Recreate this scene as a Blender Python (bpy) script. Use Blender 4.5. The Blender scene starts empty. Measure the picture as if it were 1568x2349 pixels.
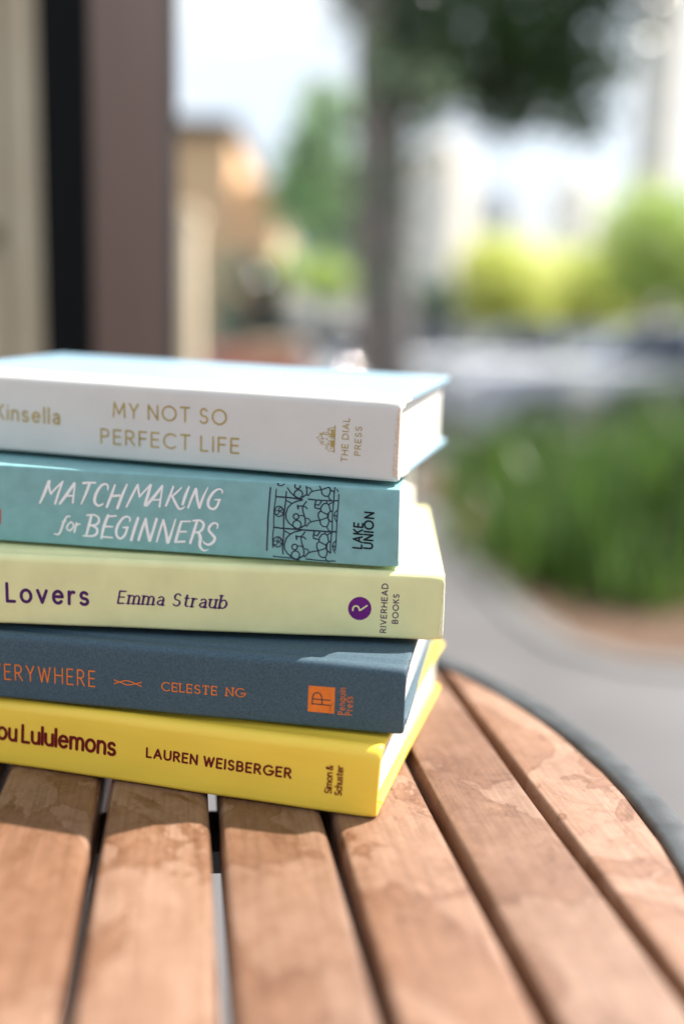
import bpy, bmesh, math, random
from mathutils import Vector, Matrix
R = math.radians
rnd = random.Random(7)
scene = bpy.context.scene
col = scene.collection

# ---------------------------------------------------------------- camera
TABLE_Z = 0.74
PITCH, ROLL, EYE = 0.1768, 0.0278, 0.18
CAM = Vector((0, 0, TABLE_Z + EYE))
fwd = Vector((0, math.cos(PITCH), -math.sin(PITCH)))
_r = Vector((1, 0, 0)); _u = _r.cross(fwd)
cr, sr = math.cos(ROLL), math.sin(ROLL)
right = _r * cr + _u * sr
up = _u * cr - _r * sr
cam_data = bpy.data.cameras.new('camera')
cam_data.sensor_fit = 'VERTICAL'
cam_data.sensor_height = 36; cam_data.sensor_width = 24
cam_data.lens = 35
cam_data.clip_start = 0.02; cam_data.clip_end = 3000
cam_data.dof.use_dof = True
cam_data.dof.focus_distance = 0.394
cam_data.dof.aperture_fstop = 2.0
cam = bpy.data.objects.new('camera', cam_data)
col.objects.link(cam)
cam.matrix_world = Matrix(((right.x, up.x, -fwd.x, CAM.x), (right.y, up.y, -fwd.y, CAM.y), (right.z, up.z, -fwd.z, CAM.z), (0, 0, 0, 1)))
scene.camera = cam

# ---------------------------------------------------------------- world, sun, exposure
SUN_AZ, SUN_EL = R(31), R(51)          # azimuth from +x towards +y
world = bpy.data.worlds.new('World'); scene.world = world
world.use_nodes = True
wn = world.node_tree; wn.nodes.clear()
wout = wn.nodes.new('ShaderNodeOutputWorld'); wbg = wn.nodes.new('ShaderNodeBackground')
sky = wn.nodes.new('ShaderNodeTexSky'); sky.sky_type = 'NISHITA'; sky.sun_disc = False
sky.sun_elevation = SUN_EL; sky.sun_rotation = R(90) - SUN_AZ
sky.air_density = 1.0; sky.dust_density = 2.5; sky.ozone_density = 1.0
wtc = wn.nodes.new('ShaderNodeTexCoord'); wnoise = wn.nodes.new('ShaderNodeTexNoise')
wnoise.inputs['Scale'].default_value = 2.2; wnoise.inputs['Detail'].default_value = 5
wmap = wn.nodes.new('ShaderNodeMapping'); wmap.inputs['Scale'].default_value = (1, 1, 2.2)
wramp = wn.nodes.new('ShaderNodeMapRange'); wramp.inputs['From Min'].default_value = 0.38; wramp.inputs['From Max'].default_value = 0.62
wramp.inputs['To Min'].default_value = 0.25; wramp.inputs['To Max'].default_value = 0.9
wmix = wn.nodes.new('ShaderNodeMix'); wmix.data_type = 'RGBA'
L = wn.links.new
# thin cloud, brighter towards the sun (forward scattering)
wdot = wn.nodes.new('ShaderNodeVectorMath'); wdot.operation = 'DOT_PRODUCT'; wdot.inputs[1].default_value = (math.cos(R(55)), math.sin(R(55)), 0.0)
wglow = wn.nodes.new('ShaderNodeMapRange'); wglow.inputs['From Min'].default_value = -0.2; wglow.inputs['From Max'].default_value = 0.95
wglow.inputs['To Min'].default_value = 6.3; wglow.inputs['To Max'].default_value = 7.0
wcl = wn.nodes.new('ShaderNodeMix'); wcl.data_type = 'RGBA'; wcl.blend_type = 'MULTIPLY'; wcl.inputs[0].default_value = 1
wcl.inputs[6].default_value = (0.92, 0.97, 1.0, 1)
wnrm = wn.nodes.new('ShaderNodeVectorMath'); wnrm.operation = 'NORMALIZE'
L(wtc.outputs['Generated'], wnrm.inputs[0]); L(wnrm.outputs[0], wdot.inputs[0]); L(wdot.outputs['Value'], wglow.inputs['Value'])
L(wglow.outputs['Result'], wcl.inputs[7]); L(wcl.outputs[2], wmix.inputs[7])
L(wtc.outputs['Generated'], wmap.inputs['Vector']); L(wmap.outputs['Vector'], wnoise.inputs['Vector'])
L(wnoise.outputs['Fac'], wramp.inputs['Value']); L(wramp.outputs['Result'], wmix.inputs[0])
L(sky.outputs['Color'], wmix.inputs[6]); L(wmix.outputs[2], wbg.inputs['Color']); L(wbg.outputs['Background'], wout.inputs['Surface'])
wbg.inputs['Strength'].default_value = 0.078
sun_data = bpy.data.lights.new('sun', 'SUN'); sun_data.energy = 4.2; sun_data.angle = R(0.5); sun_data.color = (1, 0.94, 0.85)
sun = bpy.data.objects.new('sun', sun_data); col.objects.link(sun)
sun_dir = Vector((math.cos(SUN_EL) * math.cos(SUN_AZ), math.cos(SUN_EL) * math.sin(SUN_AZ), math.sin(SUN_EL)))
sun.rotation_euler = sun_dir.to_track_quat('Z', 'Y').to_euler()
sun.location = (3, 2, 8)
scene.view_settings.view_transform = 'Standard'; scene.view_settings.look = 'None'
scene.view_settings.exposure = 1.34; scene.view_settings.gamma = 1
scene.cycles.use_denoising = True
scene.cycles.max_bounces = 8; scene.cycles.diffuse_bounces = 4; scene.cycles.transparent_max_bounces = 8
scene.cycles.sample_clamp_indirect = 6

# ---------------------------------------------------------------- helpers
def at(px, py, Y):
    """world point at depth Y seen at photo position (px, py) of a 1568 x 2349 frame"""
    d = fwd * 2284.2 + right * (px - 784) - up * (py - 1174.5)
    return CAM + d * (Y / d.y)

def tag(o, label=None, cat=None, group=None, kind=None):
    for k, v in (('label', label), ('category', cat), ('group', group), ('kind', kind)):
        if v: o[k] = v
    return o

def thing(name, loc, label, cat, group=None, rz=0):
    o = bpy.data.objects.new(name, None); col.objects.link(o)
    o.location = loc; o.rotation_euler = (0, 0, rz); o.empty_display_size = 0.05
    return tag(o, label, cat, group)

def mesh_obj(name, verts, faces, material, parent=None, smooth=False, mats=None, fmat=None, origin=None):
    """verts in world space; stored relative to the thing they belong to"""
    root = parent
    off = Vector((0, 0, 0))
    while root is not None:
        off += root.location; root = root.parent
    if parent is None and origin is not None: off = Vector(origin)
    me = bpy.data.meshes.new(name)
    me.from_pydata([(v[0] - off.x, v[1] - off.y, v[2] - off.z) for v in verts], [], faces)
    for m in (mats or [material]): me.materials.append(m)
    if fmat: me.polygons.foreach_set('material_index', fmat)
    if smooth: me.polygons.foreach_set('use_smooth', [True] * len(me.polygons))
    me.update()
    bm = bmesh.new(); bm.from_mesh(me); bmesh.ops.recalc_face_normals(bm, faces=bm.faces); bm.to_mesh(me); bm.free()
    o = bpy.data.objects.new(name, me); col.objects.link(o)
    if parent is not None: o.parent = parent
    elif origin is not None: o.location = origin
    return o

def smooth_by_angle(o, deg=35):
    me = o.data
    me.polygons.foreach_set('use_smooth', [True] * len(me.polygons))
    bm = bmesh.new(); bm.from_mesh(me)
    for e in bm.edges:
        if len(e.link_faces) == 2 and e.calc_face_angle(0) > R(deg): e.smooth = False
    bm.to_mesh(me); bm.free()
    return o

class MB:
    """collects boxes, tubes and rings for one mesh"""
    def __init__(s): s.v = []; s.f = []
    def add(s, v, f):
        n = len(s.v); s.v += [tuple(p) for p in v]; s.f += [tuple(i + n for i in q) for q in f]; return s
    def box(s, lo, hi, rz=0, c=None):
        x0, y0, z0 = lo; x1, y1, z1 = hi
        v = [(x0, y0, z0), (x1, y0, z0), (x1, y1, z0), (x0, y1, z0), (x0, y0, z1), (x1, y0, z1), (x1, y1, z1), (x0, y1, z1)]
        if rz:
            cx, cy = c or ((x0 + x1) / 2, (y0 + y1) / 2); k, q = math.cos(rz), math.sin(rz)
            v = [(cx + (x - cx) * k - (y - cy) * q, cy + (x - cx) * q + (y - cy) * k, z) for x, y, z in v]
        return s.add(v, [(0, 3, 2, 1), (4, 5, 6, 7), (0, 1, 5, 4), (1, 2, 6, 5), (2, 3, 7, 6), (3, 0, 4, 7)])
    def tube(s, pts, rad, n=10, cap=True):
        pts = [Vector(p) for p in pts]; rings = []; ref = Vector((0.31, 0.17, 0.93))
        for i, p in enumerate(pts):
            t = (pts[min(i + 1, len(pts) - 1)] - pts[max(i - 1, 0)]).normalized()
            a = t.cross(ref)
            if a.length < 0.1: a = t.cross(Vector((1, 0, 0)))
            a.normalize(); b = t.cross(a); r = rad[i] if isinstance(rad, (list, tuple)) else rad
            rings.append([p + (a * math.cos(k * 2 * math.pi / n) + b * math.sin(k * 2 * math.pi / n)) * r for k in range(n)])
        v = [q for r in rings for q in r]; f = []
        for i in range(len(pts) - 1):
            for k in range(n):
                f.append((i * n + k, i * n + (k + 1) % n, (i + 1) * n + (k + 1) % n, (i + 1) * n + k))
        if cap: f += [tuple(range(n - 1, -1, -1)), tuple((len(pts) - 1) * n + k for k in range(n))]
        return s.add(v, f)
    def lathe(s, prof, c, n=32, axis='z'):
        v = []; f = []
        for (r, z) in prof:
            for k in range(n):
                a = k * 2 * math.pi / n
                if axis == 'z': v.append((c[0] + r * math.cos(a), c[1] + r * math.sin(a), c[2] + z))
                else: v.append((c[0] + r * math.cos(a), c[1] + z, c[2] + r * math.sin(a)))
        for i in range(len(prof) - 1):
            for k in range(n): f.append((i * n + k, i * n + (k + 1) % n, (i + 1) * n + (k + 1) % n, (i + 1) * n + k))
        return s.add(v, f)
    def rings(s, rs, cap0=True, cap1=True):
        n = len(rs[0]); v = [p for r in rs for p in r]; f = []
        for i in range(len(rs) - 1):
            for k in range(n): f.append((i * n + k, i * n + (k + 1) % n, (i + 1) * n + (k + 1) % n, (i + 1) * n + k))
        if cap0: f.append(tuple(range(n - 1, -1, -1)))
        if cap1: f.append(tuple((len(rs) - 1) * n + k for k in range(n)))
        return s.add(v, f)
    def build(s, name, m, parent=None, smooth=False, origin=None, angle=None):
        o = mesh_obj(name, s.v, s.f, m, parent, smooth, origin=origin)
        if angle: smooth_by_angle(o, angle)
        return o

# ---------------------------------------------------------------- materials
def mat(name, c, rough=0.6, var=0.12, scale=40, c2=None, bump=0.0, bscale=300, metal=0.0, spec=0.5, stretch=(1, 1, 1), bdist=0.001, trans=0.0, coat=0.0):
    m = bpy.data.materials.new(name); m.use_nodes = True
    nt = m.node_tree; p = nt.nodes['Principled BSDF']
    tc = nt.nodes.new('ShaderNodeTexCoord'); mp = nt.nodes.new('ShaderNodeMapping'); mp.inputs['Scale'].default_value = stretch
    nt.links.new(tc.outputs['Object'], mp.inputs['Vector'])
    nz = nt.nodes.new('ShaderNodeTexNoise'); nz.inputs['Scale'].default_value = scale; nz.inputs['Detail'].default_value = 5
    nt.links.new(mp.outputs['Vector'], nz.inputs['Vector'])
    mx = nt.nodes.new('ShaderNodeMix'); mx.data_type = 'RGBA'
    a = [max(0, k * (1 - var)) for k in c]; b = [min(1, k * (1 + var)) for k in c] if c2 is None else c2
    if c2 is not None: a = list(c)
    mx.inputs[6].default_value = (*a[:3], 1); mx.inputs[7].default_value = (*b[:3], 1)
    mr = nt.nodes.new('ShaderNodeMapRange'); mr.inputs['From Min'].default_value = 0.3; mr.inputs['From Max'].default_value = 0.7
    nt.links.new(nz.outputs['Fac'], mr.inputs['Value']); nt.links.new(mr.outputs['Result'], mx.inputs[0])
    nt.links.new(mx.outputs[2], p.inputs['Base Color'])
    p.inputs['Roughness'].default_value = rough; p.inputs['Metallic'].default_value = metal
    p.inputs['Specular IOR Level'].default_value = spec
    if coat: p.inputs['Coat Weight'].default_value = coat; p.inputs['Coat Roughness'].default_value = 0.08
    if bump:
        bz = nt.nodes.new('ShaderNodeTexNoise'); bz.inputs['Scale'].default_value = bscale; bz.inputs['Detail'].default_value = 3
        nt.links.new(mp.outputs['Vector'], bz.inputs['Vector'])
        bp = nt.nodes.new('ShaderNodeBump'); bp.inputs['Strength'].default_value = bump; bp.inputs['Distance'].default_value = bdist
        nt.links.new(bz.outputs['Fac'], bp.inputs['Height']); nt.links.new(bp.outputs['Normal'], p.inputs['Normal'])
    if trans:
        tr = nt.nodes.new('ShaderNodeBsdfTranslucent'); nt.links.new(mx.outputs[2], tr.inputs['Color'])
        ms = nt.nodes.new('ShaderNodeMixShader'); ms.inputs[0].default_value = trans
        out = nt.nodes['Material Output']
        nt.links.new(p.outputs[0], ms.inputs[1]); nt.links.new(tr.outputs[0], ms.inputs[2]); nt.links.new(ms.outputs[0], out.inputs['Surface'])
    return m

def wood_material(phi):
    m = bpy.data.materials.new('oiled slat wood'); m.use_nodes = True
    nt = m.node_tree; N = nt.nodes.new; Lk = nt.links.new; p = nt.nodes['Principled BSDF']
    tc = N('ShaderNodeTexCoord'); rot = N('ShaderNodeMapping'); rot.inputs['Rotation'].default_value = (0, 0, phi)
    oi = N('ShaderNodeObjectInfo'); cmb = N('ShaderNodeCombineXYZ')
    mul = N('ShaderNodeMath'); mul.operation = 'MULTIPLY'; mul.inputs[1].default_value = 3.0
    Lk(oi.outputs['Random'], mul.inputs[0]); Lk(mul.outputs[0], cmb.inputs['Z'])
    add = N('ShaderNodeVectorMath'); add.operation = 'ADD'
    Lk(tc.outputs['Object'], rot.inputs['Vector']); Lk(rot.outputs['Vector'], add.inputs[0]); Lk(cmb.outputs[0], add.inputs[1])
    def noise(scale, detail, stretch, rough=0.55, dist=0.0):
        mp = N('ShaderNodeMapping'); mp.inputs['Scale'].default_value = stretch; Lk(add.outputs[0], mp.inputs['Vector'])
        z = N('ShaderNodeTexNoise'); z.inputs['Scale'].default_value = scale; z.inputs['Detail'].default_value = detail
        z.inputs['Roughness'].default_value = rough; z.inputs['Distortion'].default_value = dist
        Lk(mp.outputs['Vector'], z.inputs['Vector']); return z
    def ramp(src, stops):
        r = N('ShaderNodeValToRGB'); r.color_ramp.elements[0].position = stops[0][0]; r.color_ramp.elements[0].color = (*stops[0][1], 1)
        r.color_ramp.elements[1].position = stops[-1][0]; r.color_ramp.elements[1].color = (*stops[-1][1], 1)
        for q, c in stops[1:-1]:
            e = r.color_ramp.elements.new(q); e.color = (*c, 1)
        Lk(src, r.inputs['Fac']); return r
    def mixc(kind, fac, a, b):
        x = N('ShaderNodeMix'); x.data_type = 'RGBA'; x.blend_type = kind; x.inputs[0].default_value = fac
        Lk(a, x.inputs[6]); Lk(b, x.inputs[7]); return x.outputs[2]
    g = (1, 1, 1)
    base = ramp(noise(14, 5, (1, 0.5, 1)).outputs['Fac'], [(0.3, (0.205, 0.110, 0.068)), (0.5, (0.25, 0.143, 0.093)), (0.72, (0.30, 0.185, 0.128))])
    grain = ramp(noise(750, 4, (1, 0.03, 1)).outputs['Fac'], [(0.3, (0.80, 0.78, 0.76)), (0.65, (1.06, 1.06, 1.06))])
    stain = ramp(noise(19, 5, (1, 0.75, 1), 0.6, 0.6).outputs['Fac'], [(0.0, g), (0.49, g), (0.508, (0.62, 0.50, 0.41)), (0.525, (0.80, 0.71, 0.63)), (0.60, (0.86, 0.78, 0.71)), (0.75, (0.78, 0.68, 0.58))])
    stain2 = ramp(noise(38, 4, (1, 0.8, 1), 0.6, 0.4).outputs['Fac'], [(0.0, g), (0.53, g), (0.55, (0.80, 0.72, 0.66)), (0.57, (0.93, 0.90, 0.87)), (0.62, g), (1, g)])
    pale = ramp(noise(55, 5, (1, 0.7, 1), 0.65).outputs['Fac'], [(0.0, (1.0, 1.0, 1.0)), (0.52, (1.0, 1.0, 1.0)), (0.62, (1.14, 1.17, 1.20)), (0.8, (1.30, 1.36, 1.42))])
    mott = ramp(noise(85, 5, (1, 0.8, 1), 0.65, 0.5).outputs['Fac'], [(0.0, (1.10, 1.11, 1.12)), (0.47, (1.0, 1.0, 1.0)), (0.53, (0.84, 0.78, 0.72)), (0.58, (0.96, 0.94, 0.92)), (1.0, (1.06, 1.08, 1.10))])
    c = mixc('MULTIPLY', 1, base.outputs[0], grain.outputs[0]); c = mixc('MULTIPLY', 0.85, c, mott.outputs[0]); c = mixc('MULTIPLY', 1, c, stain.outputs[0])
    c = mixc('MULTIPLY', 0.8, c, stain2.outputs[0]); c = mixc('MULTIPLY', 0.8, c, pale.outputs[0])
    tone = N('ShaderNodeMapRange'); tone.inputs['To Min'].default_value = 0.86; tone.inputs['To Max'].default_value = 1.14
    Lk(oi.outputs['Random'], tone.inputs['Value']); c = mixc('MULTIPLY', 1, c, tone.outputs['Result'])
    Lk(c, p.inputs['Base Color']); p.inputs['Roughness'].default_value = 0.42; p.inputs['Specular IOR Level'].default_value = 0.5
    bp = N('ShaderNodeBump'); bp.inputs['Strength'].default_value = 0.25; bp.inputs['Distance'].default_value = 0.0004
    Lk(noise(700, 3, (1, 0.05, 1)).outputs['Fac'], bp.inputs['Height']); Lk(bp.outputs['Normal'], p.inputs['Normal'])
    return m

def weave_material(name, c, scale=900):
    m = mat(name, c, 0.8, 0.06, 60)
    nt = m.node_tree; N = nt.nodes.new; p = nt.nodes['Principled BSDF']; mp = next(n for n in nt.nodes if n.type == 'MAPPING')
    w1 = N('ShaderNodeTexWave'); w1.bands_direction = 'X'; w1.inputs['Scale'].default_value = scale / 3; w1.inputs['Distortion'].default_value = 1.5
    w2 = N('ShaderNodeTexWave'); w2.bands_direction = 'Z'; w2.inputs['Scale'].default_value = scale / 3; w2.inputs['Distortion'].default_value = 1.5
    ad = N('ShaderNodeMath'); ad.operation = 'ADD'; bp = N('ShaderNodeBump'); bp.inputs['Strength'].default_value = 0.5; bp.inputs['Distance'].default_value = 0.0003
    for w in (w1, w2): nt.links.new(mp.outputs['Vector'], w.inputs['Vector'])
    nt.links.new(w1.outputs['Fac'], ad.inputs[0]); nt.links.new(w2.outputs['Fac'], ad.inputs[1]); nt.links.new(ad.outputs[0], bp.inputs['Height']); nt.links.new(bp.outputs['Normal'], p.inputs['Normal'])
    return m

def pages_material(c):
    m = mat('page edges', c, 0.85, 0.16, 2600)
    nt = m.node_tree; N = nt.nodes.new; p = nt.nodes['Principled BSDF']; mp = next(n for n in nt.nodes if n.type == 'MAPPING')
    mp.inputs['Scale'].default_value = (0.03, 0.03, 1)
    bz = N('ShaderNodeTexNoise'); bz.inputs['Scale'].default_value = 3500; bz.inputs['Detail'].default_value = 2
    nt.links.new(mp.outputs['Vector'], bz.inputs['Vector'])
    bp = N('ShaderNodeBump'); bp.inputs['Strength'].default_value = 0.6; bp.inputs['Distance'].default_value = 0.0003
    nt.links.new(bz.outputs['Fac'], bp.inputs['Height']); nt.links.new(bp.outputs['Normal'], p.inputs['Normal'])
    return m

M = {}
# ---------------------------------------------------------------- spine planes and printed marks, in millimetres on each spine
BOOK={
 'yellow':dict(x=0.01563,y=0.34814,yaw=-0.25254,t=0.02854,lean=0.00129,W=0.1496,L=0.2410,gap=0.00000,b=(0.0, 0.0, 0.0),tp=(0.03588, -0.00217, -0.02098)),
 'blue':dict(x=0.02545,y=0.35840,yaw=-0.17295,t=0.02652,lean=0.00037,W=0.1381,L=0.2386,gap=0.00144,b=(0.03732, -0.00217, -0.02098),tp=(0.05711, -0.00435, -0.00202)),
 'lovers':dict(x=0.04209,y=0.38750,yaw=-0.02573,t=0.02746,lean=-0.00014,W=0.1378,L=0.2338,gap=0.00248,b=(0.05959, -0.00435, -0.00202),tp=(0.07539, -0.01043, 0.02874)),
 'teal':dict(x=0.02313,y=0.38977,yaw=-0.12136,t=0.03179,lean=-0.00057,W=0.1199,L=0.2302,gap=0.00162,b=(0.07701, -0.01043, 0.02874),tp=(0.11035, -0.01329, 0.02491)),
 'white':dict(x=0.02174,y=0.39338,yaw=-0.24141,t=0.03256,lean=0.00032,W=0.1322,L=0.2234,gap=0.00204,b=(0.11239, -0.01329, 0.02491),tp=(0.13824, -0.01196, 0.04189)),
}
HAND_TITLE=[[(149.52,16.86,0.77),(147.4,20.97,1.29),(145.24,26.13,1.16)],[(144.97,26.15,1.16),(145.21,23.75,1.03),(144.49,21.15,1.03)],[(144.49,21.02,0.77),(142.04,23.68,0.72),(139.17,26.37,0.72)],[(139.17,26.37,0.9),(141.01,21.9,0.97),(142.72,17.15,0.98)],[(140.65,17.29,1.03),(137.74,21.05,1.28),(134.1,26.01,1.16)],[(133.83,26.03,0.72),(134.39,22.31,0.77),(135.05,18.03,0.93)],[(137.2,20.68,0.77),(134.72,20.84,0.77)],[(130.25,26.39,1.02),(127.65,26.73,0.87),(125.05,26.84,0.82)],[(127.52,26.42,1.15),(129.17,22.37,1.08),(131.4,17.73,0.62)],[(119.88,24.26,0.56),(119.78,25.84,0.76),(120.84,26.57,0.82),(122.77,25.66,1.02),(124.79,22.64,1.23),(125.71,19.68,1.28),(125.22,17.99,1.16),(123.87,17.42,0.9),(122.2,18.26,0.64)],[(116.77,26.42,0.76),(118.53,21.97,1.16),(120.6,17.09,1.02)],[(111.73,26.86,0.76),(113.9,22.26,1.22),(116.11,16.85,1.16)],[(118.27,21.73,1.02),(114.99,22.19,1.02)],[(136.57,12.09,0.65),(137.83,12.0,0.73),(139.3,9.78,0.93),(140.84,5.93,0.98),(142.02,4.24,0.77),(143.68,4.4,0.57)],[(140.13,9.72,0.41),(138.18,9.98,0.41)],[(136.12,9.86,0.73),(135.19,8.71,0.73),(135.81,7.07,0.73),(137.09,6.18,0.73),(138.17,6.9,0.73),(137.68,8.55,0.73),(136.12,9.86,0.73)],[(133.91,9.6,0.73),(134.4,7.69,0.93),(134.98,5.64,0.77)],[(134.25,7.96,0.65),(133.52,8.95,0.73),(132.28,9.17,0.52)],[(127.31,13.22,1.03),(128.56,8.87,1.24),(129.97,4.37,0.91)],[(129.24,13.09,0.72),(126.2,13.42,0.77),(124.32,12.35,0.93),(124.24,10.75,1.03),(125.53,9.34,0.93),(128.29,8.89,0.88)],[(127.19,8.97,0.88),(125.16,7.76,1.03),(125.23,5.88,1.09),(127.06,4.56,0.88),(131.21,4.36,0.67)],[(120.17,13.54,1.16),(121.95,9.3,1.34),(123.37,3.87,0.91)],[(120.45,13.13,0.77),(116.62,13.64,0.67)],[(121.96,8.9,0.93),(118.27,9.02,0.62)],[(122.94,4.56,0.77),(118.54,4.46,0.73)],[(110.89,11.76,0.64),(110.78,12.96,0.82),(112.25,13.66,0.82),(114.2,12.47,1.03),(116.2,9.42,1.16),(116.83,6.45,1.16),(116.07,4.76,1.08),(114.71,4.45,0.98),(113.01,6.16,1.03),(111.97,9.16,0.88)],[(113.75,9.04,0.77),(111.71,9.18,0.88)],[(112.24,17.63,0.72),(109.81,22.26,1.02),(107.24,27.01,0.89)],[(107.1,27.02,0.76),(106.9,24.54,0.89),(106.56,22.2,0.9)],[(106.56,22.2,0.72),(104.06,24.98,0.72),(101.84,27.34,0.76)],[(101.71,27.22,1.07),(103.03,22.95,1.27),(104.34,18.92,1.15)],[(103.67,18.83,1.15),(100.62,22.31,1.27),(96.88,27.12,1.01)],[(96.73,27.27,0.63),(97.36,23.3,0.81),(98.15,18.65,0.92)],[(100.5,21.27,0.72),(97.67,21.57,0.72)],[(92.18,27.28,0.76),(93.6,23.53,1.07),(95.43,19.22,0.92)],[(88.71,27.1,0.51),(90.89,24.89,0.81),(92.93,23.19,0.72)],[(92.66,23.2,1.02),(91.51,20.78,1.15),(89.95,18.26,0.96),(88.47,18.61,0.66),(87.52,19.33,0.31)],[(85.63,27.56,0.76),(87.16,23.94,1.27),(88.43,20.19,1.02)],[(86.19,18.89,0.72),(84.78,22.52,1.01),(82.85,26.82,1.01)],[(82.71,26.83,1.14),(82.37,23.2,1.15),(81.5,19.32,1.22)],[(81.37,19.33,0.89),(79.97,23.35,1.01),(77.78,27.78,0.38)],[(71.93,25.68,0.51),(71.97,26.85,0.71),(73.29,27.36,0.75),(75.42,25.98,1.06),(77.32,23.25,1.21),(77.88,20.87,1.17),(77.11,19.34,1.07),(75.51,19.05,0.96),(74.17,20.31,0.96),(73.07,23.0,0.92)],[(74.93,22.88,0.55),(72.81,23.02,0.66)],[(107.33,13.31,1.16),(108.96,8.82,1.29),(110.45,4.07,1.24)],[(107.3,4.28,1.16),(105.68,9.04,1.16),(104.09,13.12,1.02)],[(104.09,13.12,1.16),(103.65,9.18,1.23),(102.68,4.32,1.29)],[(102.54,4.33,1.16),(101.09,8.55,1.08),(99.48,13.43,1.16)],[(99.7,3.98,0.72),(98.38,8.19,0.97),(96.65,13.21,0.9)],[(96.65,13.21,0.97),(95.8,8.9,1.23),(95.09,4.03,1.41)],[(94.82,4.05,1.16),(93.24,8.54,0.97),(91.52,13.81,0.61)],[(89.11,13.05,0.92),(90.39,9.25,1.17),(91.83,4.38,1.16)],[(89.11,13.05,0.72),(85.35,13.34,0.67)],[(90.13,8.74,0.82),(87.17,8.94,0.67)],[(91.83,4.38,0.93),(87.92,4.77,0.87)],[(82.52,13.73,1.07),(83.93,9.42,1.16),(85.63,4.27,1.08)],[(84.27,13.62,0.72),(81.45,13.93,0.92),(79.87,12.6,1.07),(80.44,10.45,1.02),(81.8,9.17,0.87),(83.81,8.9,0.72)],[(82.06,8.88,1.16),(81.3,6.68,1.4),(81.61,3.48,1.23),(80.3,1.7,0.77),(79.09,1.65,0.56),(77.93,2.19,0.26)],[(74.22,11.12,0.51),(73.99,12.71,0.76),(75.32,13.28,0.81),(76.93,12.26,1.02),(77.77,10.35,1.07),(76.45,8.59,1.17),(75.26,7.09,1.23),(75.96,5.32,1.13),(77.85,4.13,0.93),(79.58,4.67,0.72),(80.19,5.56,0.36)]]
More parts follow.
